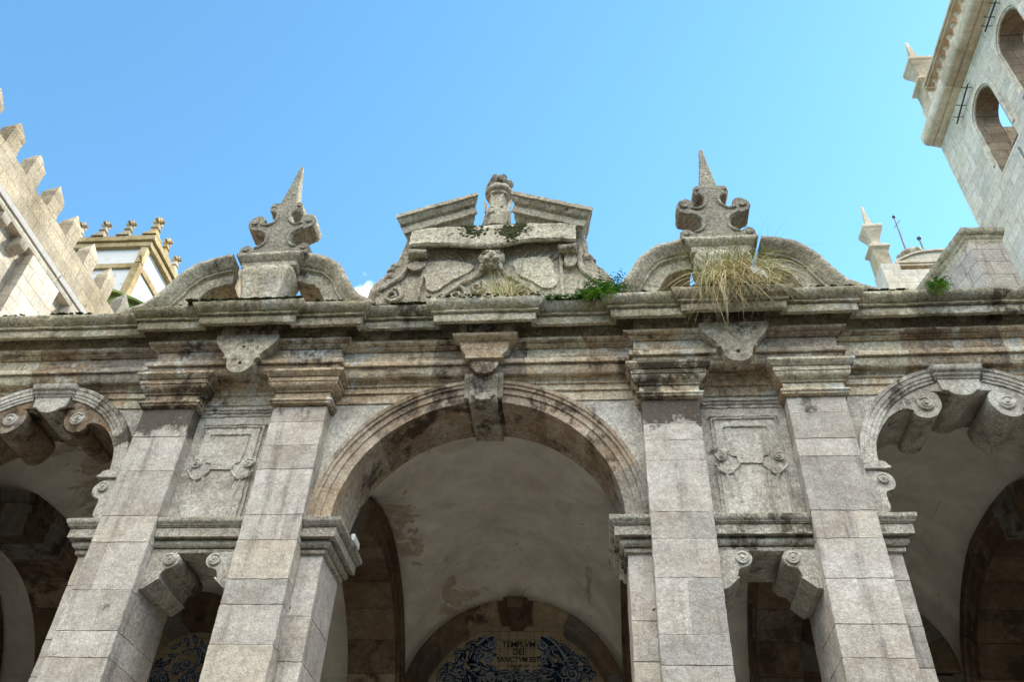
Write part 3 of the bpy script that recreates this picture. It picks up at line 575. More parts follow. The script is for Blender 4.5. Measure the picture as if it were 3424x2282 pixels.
# interior: back wall with niches, vault, transverse arches, roof and end walls
YB = 4.95
def niche_wall(x0, x1, cx, R, zc, zt=9.0):
    m.prism([(x0, 0), (cx-R, 0)]+arc_pts(cx, zc, R, pi, 0, 36)+[(cx+R, 0), (x1, 0), (x1, zt), (x0, zt)], YB, 5.6)
m = MB(); niche_wall(-2.9, 2.9, 0, 1.56, 5.65); niche_wall(-8.2, -2.9, -5.15, 1.10, 6.30); niche_wall(2.9, 8.2, 5.15, 1.10, 6.30); m.box(-9.5, -8.2, YB, 5.6, 0, 9, 0); m.box(8.2, 9.5, YB, 5.6, 0, 9, 0)
BACK = m.build('back_wall', M_plast, LOG, amp=0, smooth=0)
def zvault(x, y):
    zx = 5.1+sqrt(max(.02, 2.43**2-(y-2.75)**2)); zy = 0
    for c, zc, r in ((0, 6.06, 1.74), (-5.32, 6.67, 1.36), (5.32, 6.67, 1.36)):
        if abs(x-c) < r: zy = max(zy, zc-.4+(sqrt(r*r-(x-c)**2)+.4)*(max(0., 1-(max(0., y-1.4)/3.58)**9))**(1/9))
    if zy == 0: return zx
    k = .30; h = max(0, min(1, .5+.5*(zx-zy)/k)); return zy*(1-h)+zx*h+k*h*(1-h)
m = MB(); nx, ny = 170, 60; yj = [.855+(4.953-.855)*(1-(1-j/ny)**1.8) for j in range(ny+1)]; vs = [(-9.3+18.6*i/nx, yj[j], zvault(-9.3+18.6*i/nx, yj[j])) for i in range(nx+1) for j in range(ny+1)]
vs += [(x, y, z+.12) for x, y, z in vs]; K = (nx+1)*(ny+1)
fs = [(i*(ny+1)+j, i*(ny+1)+j+1, (i+1)*(ny+1)+j+1, (i+1)*(ny+1)+j) for i in range(nx) for j in range(ny)]
m.add(vs, fs+[tuple(q+K for q in f) for f in fs]); m.build('vault', M_plast, LOG, amp=0)
m = MB(); m.box(-9.5, 9.5, .6, 5.6, 8.45, 8.75, 0); m.build('roof', M_roof, LOG, amp=0)
for s in (-1, 1):
    m = MB(); m.box(min(s*9.3, s*9.6), max(s*9.3, s*9.6), .25, 5.6, 0, 8.6, 0); m.build('end_wall', M_plast, LOG, amp=0)
m = MB()
for i in range(26):
    for j in range(6): m.box(-9.1+.7*i, -9.1+.7*(i+1)-.006, -.6+.93*j, -.6+.93*(j+1)-.006, .006, .055, RND.uniform(-.5, .5))
m.build('paved_floor', M_floor, LOG, amp=0, smooth=0)
TR = [(1.66, 2.36), (3.46, 4.06), (6.40, 7.15), (8.0, 8.75)]
def arc_yz(mb, prof, nb, tv=.5, seg=5):      # profile (r, x) about an X axis at (2.75, 5.1)
    for b in range(nb):
        a0, a1 = pi*b/nb+.002, pi*(b+1)/nb-.002
        mb.loft([[(x, 2.75+r*cos(a), 5.1+r*sin(a)) for r, x in prof] for a in [a0+(a1-a0)*k/seg for k in range(seg+1)]], RND.uniform(-tv, tv), stain=RND.choice([0, .1, .3]))
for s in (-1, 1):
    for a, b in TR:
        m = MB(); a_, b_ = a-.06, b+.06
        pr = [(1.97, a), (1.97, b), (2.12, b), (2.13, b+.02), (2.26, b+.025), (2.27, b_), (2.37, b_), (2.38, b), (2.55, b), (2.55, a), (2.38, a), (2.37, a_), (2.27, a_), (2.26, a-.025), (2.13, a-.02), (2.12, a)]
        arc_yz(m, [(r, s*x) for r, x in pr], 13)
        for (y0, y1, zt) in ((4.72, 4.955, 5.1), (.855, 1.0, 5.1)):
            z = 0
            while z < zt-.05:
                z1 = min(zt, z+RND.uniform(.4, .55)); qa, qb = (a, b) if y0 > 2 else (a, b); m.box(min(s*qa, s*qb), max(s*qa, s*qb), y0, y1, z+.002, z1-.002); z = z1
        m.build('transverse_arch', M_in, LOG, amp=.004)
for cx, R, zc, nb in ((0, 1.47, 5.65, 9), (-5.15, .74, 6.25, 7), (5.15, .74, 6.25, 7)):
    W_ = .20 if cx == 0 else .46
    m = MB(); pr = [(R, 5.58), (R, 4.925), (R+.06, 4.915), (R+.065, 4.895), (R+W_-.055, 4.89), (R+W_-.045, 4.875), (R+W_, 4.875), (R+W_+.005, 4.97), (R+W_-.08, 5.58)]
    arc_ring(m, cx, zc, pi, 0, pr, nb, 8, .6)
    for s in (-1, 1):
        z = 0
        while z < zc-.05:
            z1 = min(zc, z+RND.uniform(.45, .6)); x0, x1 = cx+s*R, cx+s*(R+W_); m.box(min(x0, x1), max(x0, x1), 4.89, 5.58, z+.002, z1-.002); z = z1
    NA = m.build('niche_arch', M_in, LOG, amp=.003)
    if cx == 0:
        m = MB(); m.prism([(-.155, zc+R-.03), (.155, zc+R-.03), (.19, zc+R+W_+.02), (-.19, zc+R+W_+.02)], 4.83, 5.5, -.1)
        m.prism([(-.10, zc+R-.09), (.10, zc+R-.09), (.13, zc+R+.04), (-.13, zc+R+.04)], 4.81, 5.45, -.2)
        m.prismX([(4.84, zc+R+W_+.02), (4.77, zc+R+W_+.01), (4.76, zc+R+W_-.05), (4.81, zc+R+.06), (4.84, zc+R+.05)], -.12, .12, .1)
        m.build('keystone', M_in, NA, bevel=.006, amp=.004)
    m = MB(); m.prism([(cx-R-.03, 3.0)]+arc_pts(cx, zc, R+.03, pi, 0, 30)+[(cx+R+.03, 3.0)], 5.40, 5.47)
    TP = m.build('tile_panel', M_tile, LOG, amp=0)
    # painted scrollwork, a few millimetres of glaze
    rr = random.Random(3 if cx == 0 else 8); md, ml, mm = MB(), MB(), MB()
    def rib(mb, pts, wid, dy=0.):
        P = [Vector(p) for p in pts]; n = len(P); L, R_ = [], []
        for i in range(n):
            d = (P[min(i+1, n-1)]-P[max(i-1, 0)]).normalized(); q = Vector((-d.y, d.x))*wid*sin(pi*(i+.6)/(n+.2))**.6
            L.append(P[i]+q); R_.append(P[i]-q)
        k = [(p.x, p.y) for p in L]+[(p.x, p.y) for p in R_[::-1]]
        mb.loft([[(cx+x, 5.3995, z) for x, z in k], [(cx+x, 5.394-dy, z) for x, z in k]])
    def clip(x, z): return (x*x+(z-zc)**2) < (R-.05)**2 and not (cx == 0 and abs(x-.03) < .30 and z > 6.43)
    def scroll(x, z, r, s, t=1.5, a=0., wd=.028):
        pts = [(p[0], p[2]) for p in spiral(x, z, r, 0, t, s, a, 22, .12)]
        if all(clip(*p) for p in pts): rib(mm, pts, wd); rib(ml, [(px+.004, pz+.006) for px, pz in pts[2:-3]], wd*.38, .003)
    def leaf(x, z, L, ang, wd):
        c = rr.choice((-1, 1)); pts = [(x+L*t*cos(ang+c*.9*t), z+L*t*sin(ang+c*.9*t)) for t in [k/9 for k in range(10)]]
        if all(clip(*p) for p in pts): rib(mm if rr.random() < .6 else md, pts, wd); rib(ml, pts[1:-2], wd*.28, .003)
    for s in (-1, 1):
        top = zc+R
        if cx == 0:
            bw = [(.37, 6.93), (.48, 6.89), (.60, 6.80), (.69, 6.68), (.735, 6.56)]
            rib(md, [(s*x, z) for x, z in crm(bw, 5, False)], .062); rib(ml, [(s*x, z+.03) for x, z in crm(bw, 5, False)], .016, .003)
            rib(mm, [(s*.73, 6.56), (s*.66, 6.50), (s*.56, 6.50), (s*.46, 6.42)], .04); rib(md, [(s*.73, 6.56), (s*.62, 6.42), (s*.62, 6.25), (s*.66, 6.1)], .07)
            scroll(s*.41, 6.80, .085, s, 1.4, 1.2, .03); scroll(s*.43, 6.60, .07, -s, 1.3, 3., .026); scroll(s*.86, 6.36, .10, s, 1.8, 1., .034); scroll(s*.98, 6.68, .10, -s, 1.4, .3, .03); scroll(s*1.15, 6.42, .12, s, 1.5, 2., .03)
            scroll(s*.17, 6.36, .085, s, 1.5, .5, .03); scroll(s*.40, 6.28, .11, -s, 1.6, 2.2, .034)
            for q in range(190):
                x, z = rr.uniform(.26, 1.35), rr.uniform(5.7, 6.85)
                if x < .37 and z > 6.44: continue
                leaf(s*x, z, rr.uniform(.10, .22), rr.uniform(0, 6.28), rr.uniform(.02, .045))
            for q in range(120): leaf(s*rr.uniform(.03, .5), rr.uniform(5.9, 6.40), rr.uniform(.10, .2), rr.uniform(0, 6.28), rr.uniform(.018, .034))
        else:
            for q in range(14): scroll(s*rr.uniform(.08, .8), rr.uniform(5.4, 7.1), rr.uniform(.06, .13), rr.choice((-1, 1)), 1.5, rr.uniform(0, 6), .032)
            for q in range(110): leaf(s*rr.uniform(.02, .9), rr.uniform(5.3, 7.2), rr.uniform(.12, .26), rr.uniform(0, 6.28), rr.uniform(.02, .04))
    OR = mm.build('painted_scrollwork', M_blue, TP, amp=0, smooth=0)
    md.build('scrollwork_shading', M_blue_d, OR, amp=0, smooth=0); ml.build('scrollwork_highlight', M_blue_l, OR, amp=0, smooth=0)
    if cx == 0:
        for txt, z, sz, sh_ in (("TEMPLVM", 6.81, .128, 0), ("DEI", 6.69, .128, 0), ("SANCTVM EST", 6.575, .108, 0), ("I Cor III - 17", 6.475, .066, .25)):
            cu = bpy.data.curves.new('inscription', 'FONT'); cu.body = txt; cu.size = sz; cu.align_x = 'CENTER'; cu.align_y = 'CENTER'; cu.extrude = .0015; cu.shear = sh_; cu.space_character = .95; cu.offset = .0018
            to = bpy.data.objects.new('inscription', cu); COL.objects.link(to); bpy.context.view_layer.update()
            me = bpy.data.meshes.new_from_object(to.evaluated_get(bpy.context.evaluated_depsgraph_get())); bpy.data.objects.remove(to)
            me.materials.clear(); me.materials.append(M_ink); o = bpy.data.objects.new('inscription', me); COL.objects.link(o); o.parent = TP
            o.rotation_euler = (pi/2, 0, 0); o.location = (.03, 5.395, z)

m = MB(); m.box(-11.9, 9.3, 5.65, 9.0, 0, 13.2, 0); NAVE = m  # hidden nave mass, added to cast shade on the plaza
# small floodlight fixed on the left impost
FL = thing('floodlight', 'small white floodlight box fixed to the inner edge of the central arch impost', 'floodlight', (-1.385, .66, 6.06))
m = MB(); m.box(-1.42, -1.375, .56, .80, 6.05, 6.135, 0); m.build('housing', M_lamp, FL, bevel=.008, amp=0)
m = MB(); m.box(-1.41, -1.385, .63, .73, 6.0, 6.052, 0); m.build('bracket', M_iron2, FL, bevel=.003, amp=0)

# ------------------------------------------------------------------ curved pediments on the cornice
cp = [(.455, 9.760), (.50, 9.755), (.59, 9.735), (.75, 9.685), (.88, 9.625), (1.0, 9.52), (1.10, 9.39), (1.20, 9.19), (1.30, 9.03), (1.40, 8.93), (1.52, 8.85), (1.62, 8.81)]
cprof = [(.0, -.325), (.03, -.335), (.06, -.328), (.10, -.295), (.14, -.255), (.165, -.235), (.172, -.215), (.198, -.212), (.205, -.175), (.225, -.165), (.35, -.158), (.375, -.15), (.39, -.10), (.39, .36), (.0, .36)]
plab = {(-1, -1): 'curved granite half pediment sweeping down to the white chapel side, outermost on the left', (-1, 1): 'curved granite half pediment between the left finial and the central crest', (1, -1): 'curved granite half pediment between the central crest and the grassy right pedestal', (1, 1): 'curved granite half pediment sweeping down to the right, beside the distant far tower'}
KP = 1.0242
def ps(x, z): return (x*KP, 1.65+(z-1.65)*KP)
cprof = [(n_*KP, y+.18) for n_, y in cprof]
for c in (-1, 1):
    for s in (-1, 1):
        X0 = c*2.95; X0 = 1.2157+(X0-1.2157)*KP
        T_ = thing('curved_pediment', plab[(c, s)], 'pediment', (X0+s*.9, -.1, 8.80), 'curved half pediments on the cornice')
        pts = [(X0+s*x, z) for x, z in [ps(*q) for q in crm(cp, 4, False)]+[(1.74, 8.90), (1.83, 8.82), (1.92, 8.79)]]
        m = MB(); sweep_xz(m, pts, cprof, side=s, nb=2, tv=.15); m.build('curved_moulding', M_orn, T_, rough=.09, amp=.009, freq=9)
        m = MB(); under = [(X0+s*ps(x, 0)[0], ps(0, z)[1]-.33) for x, z in ((.72, 9.69), (.88, 9.62), (1.0, 9.52), (1.08, 9.40), (1.16, 9.25), (1.22, 9.12))]
        m.prism([(X0+s*.60, 8.80), (X0+s*.62, 9.05), (X0+s*.68, 9.32)]+under+[(X0+s*1.33, 8.80)], .40, .53, -.3, .2); m.build('tympanum', M_warm, T_, rough=.1, amp=.008)

# ------------------------------------------------------------------ finials
FZ = 8.80
def make_finial():
    T_ = thing('stone_finial', 'weathered scroll finial with a leaning stone spike on the left pedestal, its right flank lit', 'finial', (0, 0, 0), 'spiked scroll finials on the cornice')
    def bd(mb, n, mat, par, **k):
        o = mb.build(n, mat, par, **k); return o
    half = [(.47, 10.045), (.488, 10.12), (.47, 10.20), (.40, 10.243), (.33, 10.205), (.27, 10.165), (.215, 10.225), (.188, 10.34), (.215, 10.44), (.275, 10.475), (.32, 10.515), (.39, 10.555), (.465, 10.605), (.49, 10.70), (.455, 10.795), (.385, 10.853), (.30, 10.835), (.255, 10.77), (.262, 10.69), (.195, 10.672), (.138, 10.725), (.112, 10.81), (.132, 10.88), (.185, 10.915), (.236, 10.975), (.238, 11.06), (.195, 11.115), (.12, 11.12)]
    hs = crm(half, 4, False); m = MB()
    m.prism([(x, z-FZ) for x, z in hs]+[(-x, z-FZ) for x, z in hs][::-1], -.05, .265, 0)
    BODY = bd(m, 'scroll_body', M_fin, T_, bevel=.01, rough=.06, amp=.010, freq=11)
    m = MB()
    for s in (-1, 1):
        for (x, z, r) in ((.385, 10.705, .052), (.405, 10.145, .05), (.182, 11.035, .03)):
            m.cyl((s*x, -.045, z-FZ), (0, -1, 0), r, .03, 16, .1, r*.85)
        for a in ([(.29, 10.165), (.22, 10.20), (.165, 10.27), (.155, 10.36), (.18, 10.45), (.24, 10.51), (.33, 10.55)], [(.30, 10.66), (.20, 10.635), (.12, 10.69), (.082, 10.79), (.095, 10.87), (.15, 10.94), (.16, 10.99)]):
            m.tube([(s*x, -.055, z-FZ) for x, z in crm(a, 3, False)], .021, 6, .2)
    bd(m, 'scroll_band', M_fin, BODY, amp=.005, freq=15)
    m = MB(); b = .125
    prof = [(1.0, 11.10), (.84, 11.28), (.66, 11.50), (.45, 11.74), (.26, 12.02), (.20, 12.12), (.10, 12.135)]
    m.loft([[(-.01+sx*b*f, .105+sy*b*f, z-FZ) for sx, sy in ((-1, -1), (1, -1), (1, 1), (-1, 1))] for f, z in prof]); bd(m, 'spike', M_fin, T_, bevel=.008, rough=.06, amp=.005, freq=14)
    m = MB(); m.box(-.49, .49, -.10, .31, 9.985-FZ, 10.055-FZ, .1); bd(m, 'base_slab', M_fin, T_, bevel=.016, rough=.07, amp=.006, freq=12)
    m = MB(); sweep_xy(m, [(-.36, .30), (-.36, -.06), (.36, -.06), (.36, .30)], [(-.34, 9.755-FZ), (.0, 9.76-FZ), (.015, 9.775-FZ), (.02, 9.86-FZ), (.035, 9.87-FZ), (.05, 9.90-FZ), (.075, 9.925-FZ), (.085, 9.96-FZ), (.075, 9.987-FZ), (-.34, 9.987-FZ)], .06, (3, 4), .1); PM = bd(m, 'pedestal_cap', M_orn, T_, amp=.004)
    m = MB(); rings = []
    for z, hw, fr in ((8.79, .30, -.10), (9.0, .285, -.09), (9.2, .28, -.085), (9.36, .30, -.09), (9.50, .325, -.11), (9.62, .352, -.135), (9.69, .355, -.14), (9.735, .34, -.12), (9.762, .32, -.09)):
        w_ = hw*.45; g_ = .028*max(0, min(1, (z-9.1)/.4))
        pf = [(-hw, .26), (-hw, fr+.06), (-hw+.045, fr), (-w_-.05, fr), (-w_, fr+g_), (-w_+.05, fr-.01), (w_-.05, fr-.01), (w_, fr+g_), (w_+.05, fr), (hw-.045, fr), (hw, fr+.06), (hw, .26)]
        rings.append([(x, y, z-FZ) for x, y in pf])
    m.loft(rings); bd(m, 'pedestal_vase', M_orn, T_, amp=.004)
    return T_
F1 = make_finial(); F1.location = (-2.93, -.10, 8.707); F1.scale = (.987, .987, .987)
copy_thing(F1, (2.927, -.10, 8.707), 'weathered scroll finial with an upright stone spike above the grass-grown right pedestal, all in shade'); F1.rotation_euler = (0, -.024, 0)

# ------------------------------------------------------------------ central crest
CR = thing('pediment_crest', 'carved broken pediment crest with torch, draped tablet and mask at the centre of the cornice', 'crest', (0, .1, 8.80))
hb = [(1.57, 8.79), (1.61, 9.02), (1.60, 9.20), (1.585, 9.33), (1.54, 9.46), (1.46, 9.575), (1.36, 9.675), (1.30, 9.80), (1.265, 9.92), (1.24, 10.08), (1.21, 10.25), (1.10, 10.38), (.46, 10.60), (.40, 10.57), (.33, 10.525), (.12, 10.50)]
m = MB(); m.prism(hb+[(-x, z) for x, z in hb][::-1], 0., .36, 0)
CB = m.build('crest_body', M_orn, CR, bevel=.02, rough=.05, amp=.017, freq=8)
rp = [(0, -.30), (.06, -.298), (.065, -.272), (.085, -.264), (.13, -.228), (.135, -.188), (.27, -.180), (.275, -.125), (.31, -.115), (.36, -.06), (.365, -.02), (.42, -.005), (.42, .36), (0, .36)]
for s in (-1, 1):
    m = MB(); rings = []
    a, b = Vector((1.335, 10.455)), Vector((.24, 10.87)); d = (b-a).normalized(); nn = Vector((d.y, -d.x)); nn = nn if nn.y < 0 else -nn
    for k in range(19):
        t = k/18; rg = []
        for n_, y in rp:
            p = max(0, -y); e0 = (.30-p)*.36; e1 = (.30-p)*.78; L = (b-a).length
            q = a+nn*n_+d*(e0+(L-e0-e1)*t); rg.append((s*q.x, y, q.y))
        rings.append(rg)
    m.loft(rings, .1); m.build('raking_cornice', M_orn, CR, rough=.07, amp=.009, freq=9)
# draped tablet
m = MB(); nu, nv = 44, 16; vs = []
def tab(u, v):
    x = -1.10+2.2*u; lo = 9.95+.042*sin(u*2*pi*1.5+.4)-.03*(1-u); hi = 10.385+.05*sin(pi*u)
    z = hi+(lo-hi)*v; y = -.03-.135*min(1., v/.22)**.6-.035*v
    if v > .95: y += (v-.95)*.5
    return Vector((x, y, z))
for i in range(nu+1):
    for j in range(nv+1): vs.append(tab(i/nu, j/nv))
n0 = len(vs); vs += [p+Vector((0, .035, .004)) for p in vs]; q = nv+1
fs = []
for i in range(nu):
    for j in range(nv):
        f = (i*q+j, i*q+j+1, (i+1)*q+j+1, (i+1)*q+j); fs += [f, tuple(k+n0 for k in f)[::-1]]
for i in range(nu): fs += [(i*q+nv, (i+1)*q+nv, (i+1)*q+nv+n0, i*q+nv+n0), (i*q, i*q+n0, (i+1)*q+n0, (i+1)*q)]
for j in range(nv): fs += [(j, j+n0, j+1+n0, j+1), (nu*q+j, nu*q+j+1, nu*q+j+1+n0, nu*q+j+n0)]
m.add(vs, fs, .15, .1)
for s in (-1, 1):                       # curled lower corners
    m.loft([[(s*(1.10-.23*t), -.10+.075*cos(a)*(1-.2*t), 9.875+.075*sin(a)*(1-.2*t)) for a in [2*pi*k/14 for k in range(14)]] for t in (0, .25, .5, .75, 1)], -.1, stain=.15)
m.box(-.14, .14, -.10, .02, 9.84, 10.0, -.2)
m.build('draped_tablet', M_orn, CR, amp=.011, freq=9)
# mask
m = MB(); m.blob((0, -.08, 9.735), .135, 0, (1, .8, 1.15), 12, .15); m.box(-.11, .11, -.12, .0, 9.84, 9.93, -.2)
for s in (-1, 1):
    m.blob((s*.06, -.165, 9.80), .045, .1, (1, .7, .45), 7, .2); m.blob((s*.06, -.165, 9.675), .05, 0, (1, .8, .75), 7, .2); m.blob((s*.135, -.08, 9.76), .055, -.1, (.7, .8, 1.5), 7, .3)
    m.tube([(s*(.09+.07*k/8), -.11+.03*k/8, 9.64-.10*k/8+.02*sin(k)) for k in range(9)], [.035-.002*k for k in range(9)], 7)
m.blob((0, -.19, 9.735), .032, .1, (.8, 1, 1.6), 7, .2); m.blob((0, -.13, 9.615), .045, -.2, (1.1, .8, .8), 7, .3)
m.build('carved_mask', M_orn, CB, rough=.03, amp=.013, freq=19)
# plates, swags, scrolls
m = MB()
m.prism(crm([(-.875, 9.79), (-.30, 9.755), (-.275, 9.60), (-.42, 9.50), (-.50, 9.44), (-.60, 9.35), (-.68, 9.27), (-.82, 9.30)], 2), -.032, .02, .2)
m.prism(crm([(.31, 9.80), (.74, 9.80), (.80, 9.58), (.86, 9.37), (.80, 9.26), (.65, 9.27), (.52, 9.39), (.385, 9.48), (.295, 9.64)], 2), -.032, .02, .3)
m.prism(crm([(-1.12, 9.70), (-1.04, 9.765), (-.93, 9.755), (-.875, 9.69), (-.93, 9.625), (-1.04, 9.615)], 4), -.075, .02, 0)
m.prism(crm([(.95, 9.80), (1.04, 9.83), (1.10, 9.74), (1.08, 9.63), (1.0, 9.585), (.94, 9.66)], 4), -.075, .02, .1)
for s in (-1, 1):
    m.tube([(s*x, -.03, z) for x, z in crm([(.10, 9.62), (.22, 9.48), (.36, 9.38), (.50, 9.24), (.62, 9.12), (.78, 9.06)], 4, False)], [.030+.008*sin(k*.8) for k in range(21)], 8, -.1)
    m.tube([(s*x, -.02, z) for x, z in crm([(.90, 9.88), (.905, 9.6), (.92, 9.3), (.94, 9.0)], 3, False)], .024, 6)
    m.tube([(s*x, -.02, z) for x, z in crm([(1.16, 9.95), (1.14, 9.75), (1.18, 9.56), (1.30, 9.42), (1.44, 9.30)], 4, False)], [.045-.001*k for k in range(17)], 7, .1)
    m.tube(spiral(s*1.26, 9.20, .13, -.02, 1.5, s, 1.6), [.034-.0007*k for k in range(27)], 7, .1); m.tube(spiral(s*.42, 9.18, .14, -.02, 1.4, s, 1.0), [.036-.0008*k for k in range(27)], 7)
    m.tube(spiral(s*.17, 9.30, .11, -.03, 1.3, s, 2.), [.034-.0008*k for k in range(27)], 7)
    for k in range(6): m.tube([(s*(.38+.10*k+.07*t), -.01, 9.80+.10*t-.015*k) for t in (0, .4, .8, 1.2, 1.6)], [.018]*5, 6, -.2)
    for k in range(26):
        t = k/25; x = 1.56-.36*max(0, t-.25)**.8; z = 8.9+1.0*t
        m.blob((s*(x-RND.uniform(-.01, .06)), RND.uniform(.02, .2), z), RND.uniform(.035, .08), RND.uniform(-.3, .3), (1, 1, .8), 6, .4)
m.build('carved_relief', M_orn, CB, rough=.04, amp=.014, freq=13)
# torch
m = MB(); m.lathe([(.205, 10.48), (.205, 10.62), (.195, 10.66), (.19, 10.80), (.17, 10.88), (.145, 10.95), (.125, 11.03), (.12, 11.17), (.13, 11.20), (.155, 11.215), (.165, 11.245), (.16, 11.26), (.185, 11.27), (.205, 11.30), (.205, 11.34), (.185, 11.37), (.165, 11.40), (.15, 11.46)], (0, .13, 0), 28)
TO = m.build('torch', M_orn, CR, rough=.06, amp=.011, freq=11)
m = MB()
for k in range(8):
    a = 2*pi*(k+.5)/8; m.loft([[(r*cos(a+d), .13+r*sin(a+d), z) for d in (-w1, 0, w1)]+[((r+.022)*cos(a), .13+(r+.022)*sin(a), z)] for r, z, w1 in ((.17, 10.86, .28), (.175, 10.96, .26), (.19, 11.04, .18), (.205, 11.10, .05))], .1)
m.build('leaf_collar', M_orn, TO, amp=.004)
m = MB()
for k in range(30):
    a = RND.uniform(0, 6.28); r = RND.uniform(.05, .155); m.blob((r*cos(a), .13+r*sin(a), RND.uniform(11.42, 11.56)), RND.uniform(.05, .085), RND.uniform(-.3, .3), (1, 1, 1.25), 6, .4)
for k in range(6): a = k*1.05; m.blob((.12*cos(a), .13+.12*sin(a), 11.585), .05, 0, (.8, .8, 1.3), 6, .4)
m.build('flame', M_fin, TO, amp=.008, freq=20)

# ------------------------------------------------------------------ plants on the stonework
def blade(mb, p, d, L, wd, g, curl=0., n=10):
    p = Vector(p); d = Vector(d).normalized(); P = [p.copy()]; c = Vector((RND.gauss(0, 1), RND.gauss(0, 1), 0))*curl
    for i in range(n): d = (d+Vector((0, 0, -g))/n*1.6+c/n).normalized(); p = p+d*L/n; P.append(p.copy())
    s0 = Vector((RND.gauss(0, 1), RND.gauss(0, .5), RND.gauss(0, .3))).normalized(); t = RND.uniform(-.5, .5); vs = []
    for i, q in enumerate(P):
        w_ = wd*(1-.85*(i/n)**1.5); vs += [q-s0*w_, q+s0*w_]
    mb.add(vs, [(2*i, 2*i+1, 2*i+3, 2*i+2) for i in range(n)], t)
TU = thing('grass_tussock', 'big shaggy tussock of dry straw and green grass hanging from the right finial pedestal', 'grass', (2.98, -.3, 8.82))
m = MB(); m2 = MB()
for k in range(420):
    x = 2.98+RND.gauss(0, .17); x = max(2.64, min(3.34, x)); y = -.40+RND.uniform(-.08, .08); a = RND.uniform(-2.9, -.25)
    blade(m, (x, y, 8.79+RND.uniform(0, .10)), (cos(a)*.35+(x-2.98)*.5, -.25+sin(a)*.45, RND.uniform(.0, 1.0)), RND.uniform(.45, 1.0), RND.uniform(.0026, .0048), RND.uniform(1.5, 3.2), 1.5, 18)
for k in range(300):
    x = 2.98+RND.gauss(0, .19); x = max(2.60, min(3.38, x)); y = -.30+RND.uniform(-.1, .1); a = RND.uniform(-3.1, 0)
    blade(m, (x, y, 8.80+RND.uniform(0, .1)), (cos(a)*.35+(x-2.98)*.4, sin(a)*.4, 1.0), RND.uniform(.40, .95), RND.uniform(.0024, .0042), RND.uniform(.9, 2.2), 1.5, 16)
for k in range(460):
    x = 3.0+RND.gauss(0, .20); x = max(2.6, min(3.40, x)); a = RND.uniform(-3.1, 0)
    blade(m2, (x, -.22+RND.uniform(-.14, .05), 8.85+RND.uniform(0, .12)), (cos(a)*.32+(x-3)*.4, sin(a)*.3, 1.0), RND.uniform(.45, .95), RND.uniform(.0022, .0042), RND.uniform(.5, 1.7), .8, 14)
m.build('dry_blades', M_straw, TU, amp=0, smooth=0); m2.build('green_blades', M_gras, TU, amp=0, smooth=0)
TF = thing('grass_tuft', 'small upright tuft of pale dry grass in front of the central mask', 'grass', (.22, -.33, 8.80))
m = MB(); m2 = MB()
for k in range(170):
    x = .23+RND.gauss(0, .10); a = RND.uniform(0, 6.28); blade(m, (x, -.33+RND.uniform(-.06, .06), 8.79), (cos(a)*.35+(x-.23)*2.0, sin(a)*.3, 1), RND.uniform(.28, .58), RND.uniform(.0022, .004), RND.uniform(.2, .9), .3, 9)
for k in range(60):
    x = .25+RND.gauss(0, .10); a = RND.uniform(0, 6.28); blade(m2, (x, -.32+RND.uniform(-.05, .05), 8.79), (cos(a)*.3+(x-.23)*1.5, sin(a)*.3, 1), RND.uniform(.35, .66), RND.uniform(.002, .0036), RND.uniform(.2, .8), .3, 9)
m.build('dry_blades', M_straw, TF, amp=0, smooth=0); m2.build('green_blades', M_gras, TF, amp=0, smooth=0)
def leafy(name, label, cat, c, parts):
    T_ = thing(name, label, cat, c)
    for pn, mat, specs in parts:
        m = MB()
        for (cx, cy, cz, n, R, L, up_) in specs:
            for k in range(n):
                a = RND.uniform(0, 6.28); d = Vector((cos(a), sin(a)*.8-.35, RND.uniform(-.5, 1)*up_)).normalized(); p = Vector((cx, cy, cz)); st = RND.uniform(.5, 1)*R; g = RND.uniform(.2, 1.1)
                for i in range(6):
                    d = (d+Vector((0, 0, -.16*g))).normalized(); p = p+d*st/6
                    for s in (-1, 1):
                        sd = d.cross(Vector((0, 0, 1)))*s; l = L*RND.uniform(.6, 1.1)*(1-.08*i); tip = p+(sd*.8+d*.5+Vector((0, 0, RND.uniform(-.3, .3)))).normalized()*l; q = (tip-p).cross(Vector((RND.gauss(0, .4), RND.gauss(0, .4), 1))).normalized()*l*.32; mid = p.lerp(tip, .5)+Vector((0, 0, .1*l))
                        m.add([p, mid+q, tip, mid-q], [(0, 1, 2, 3)], RND.uniform(-.5, .5))
        m.build(pn, mat, T_, amp=0, smooth=0)
    return T_
leafy('fern', 'bushy bright green fern spilling over the cornice right of the central crest', 'fern', (1.38, -.33, 8.80), [('fronds', M_leaf, [(1.42, -.32, 8.84, 60, .34, .05, 1.2), (1.24, -.32, 8.82, 22, .22, .045, 1.1), (1.55, -.30, 8.92, 34, .34, .045, 1.4)]), ('hanging_leaves', M_leaf2, [(1.36, -.40, 8.76, 12, .17, .06, -.8), (1.46, -.40, 8.78, 10, .15, .055, -.5), (1.22, -.38, 8.78, 8, .12, .05, -.6)])])
leafy('fern', 'small bright green fern growing from the cornice below the mossy stone turret', 'fern', (5.28, -.33, 8.78), [('fronds', M_leaf, [(5.26, -.33, 8.79, 40, .17, .04, .9)]), ('hanging_leaves', M_leaf2, [(5.24, -.37, 8.76, 20, .15, .045, -.7)])])
leafy('low_herb', 'low feathery green herb in the gutter between the central tuft and the fern', 'herb', (.92, -.27, 8.80), [('stems', M_leaf, [(.72+.07*k, -.33, 8.79, 13, .11, .022, 1.2) for k in range(7)])])
leafy('low_herb', 'dark scrubby herb at the foot of the crest on its left side', 'herb', (-1.32, -.22, 8.80), [('stems', M_herb, [(-1.36, -.24, 8.80, 30, .16, .022, 1.1), (-1.24, -.24, 8.79, 18, .10, .02, .8)])])
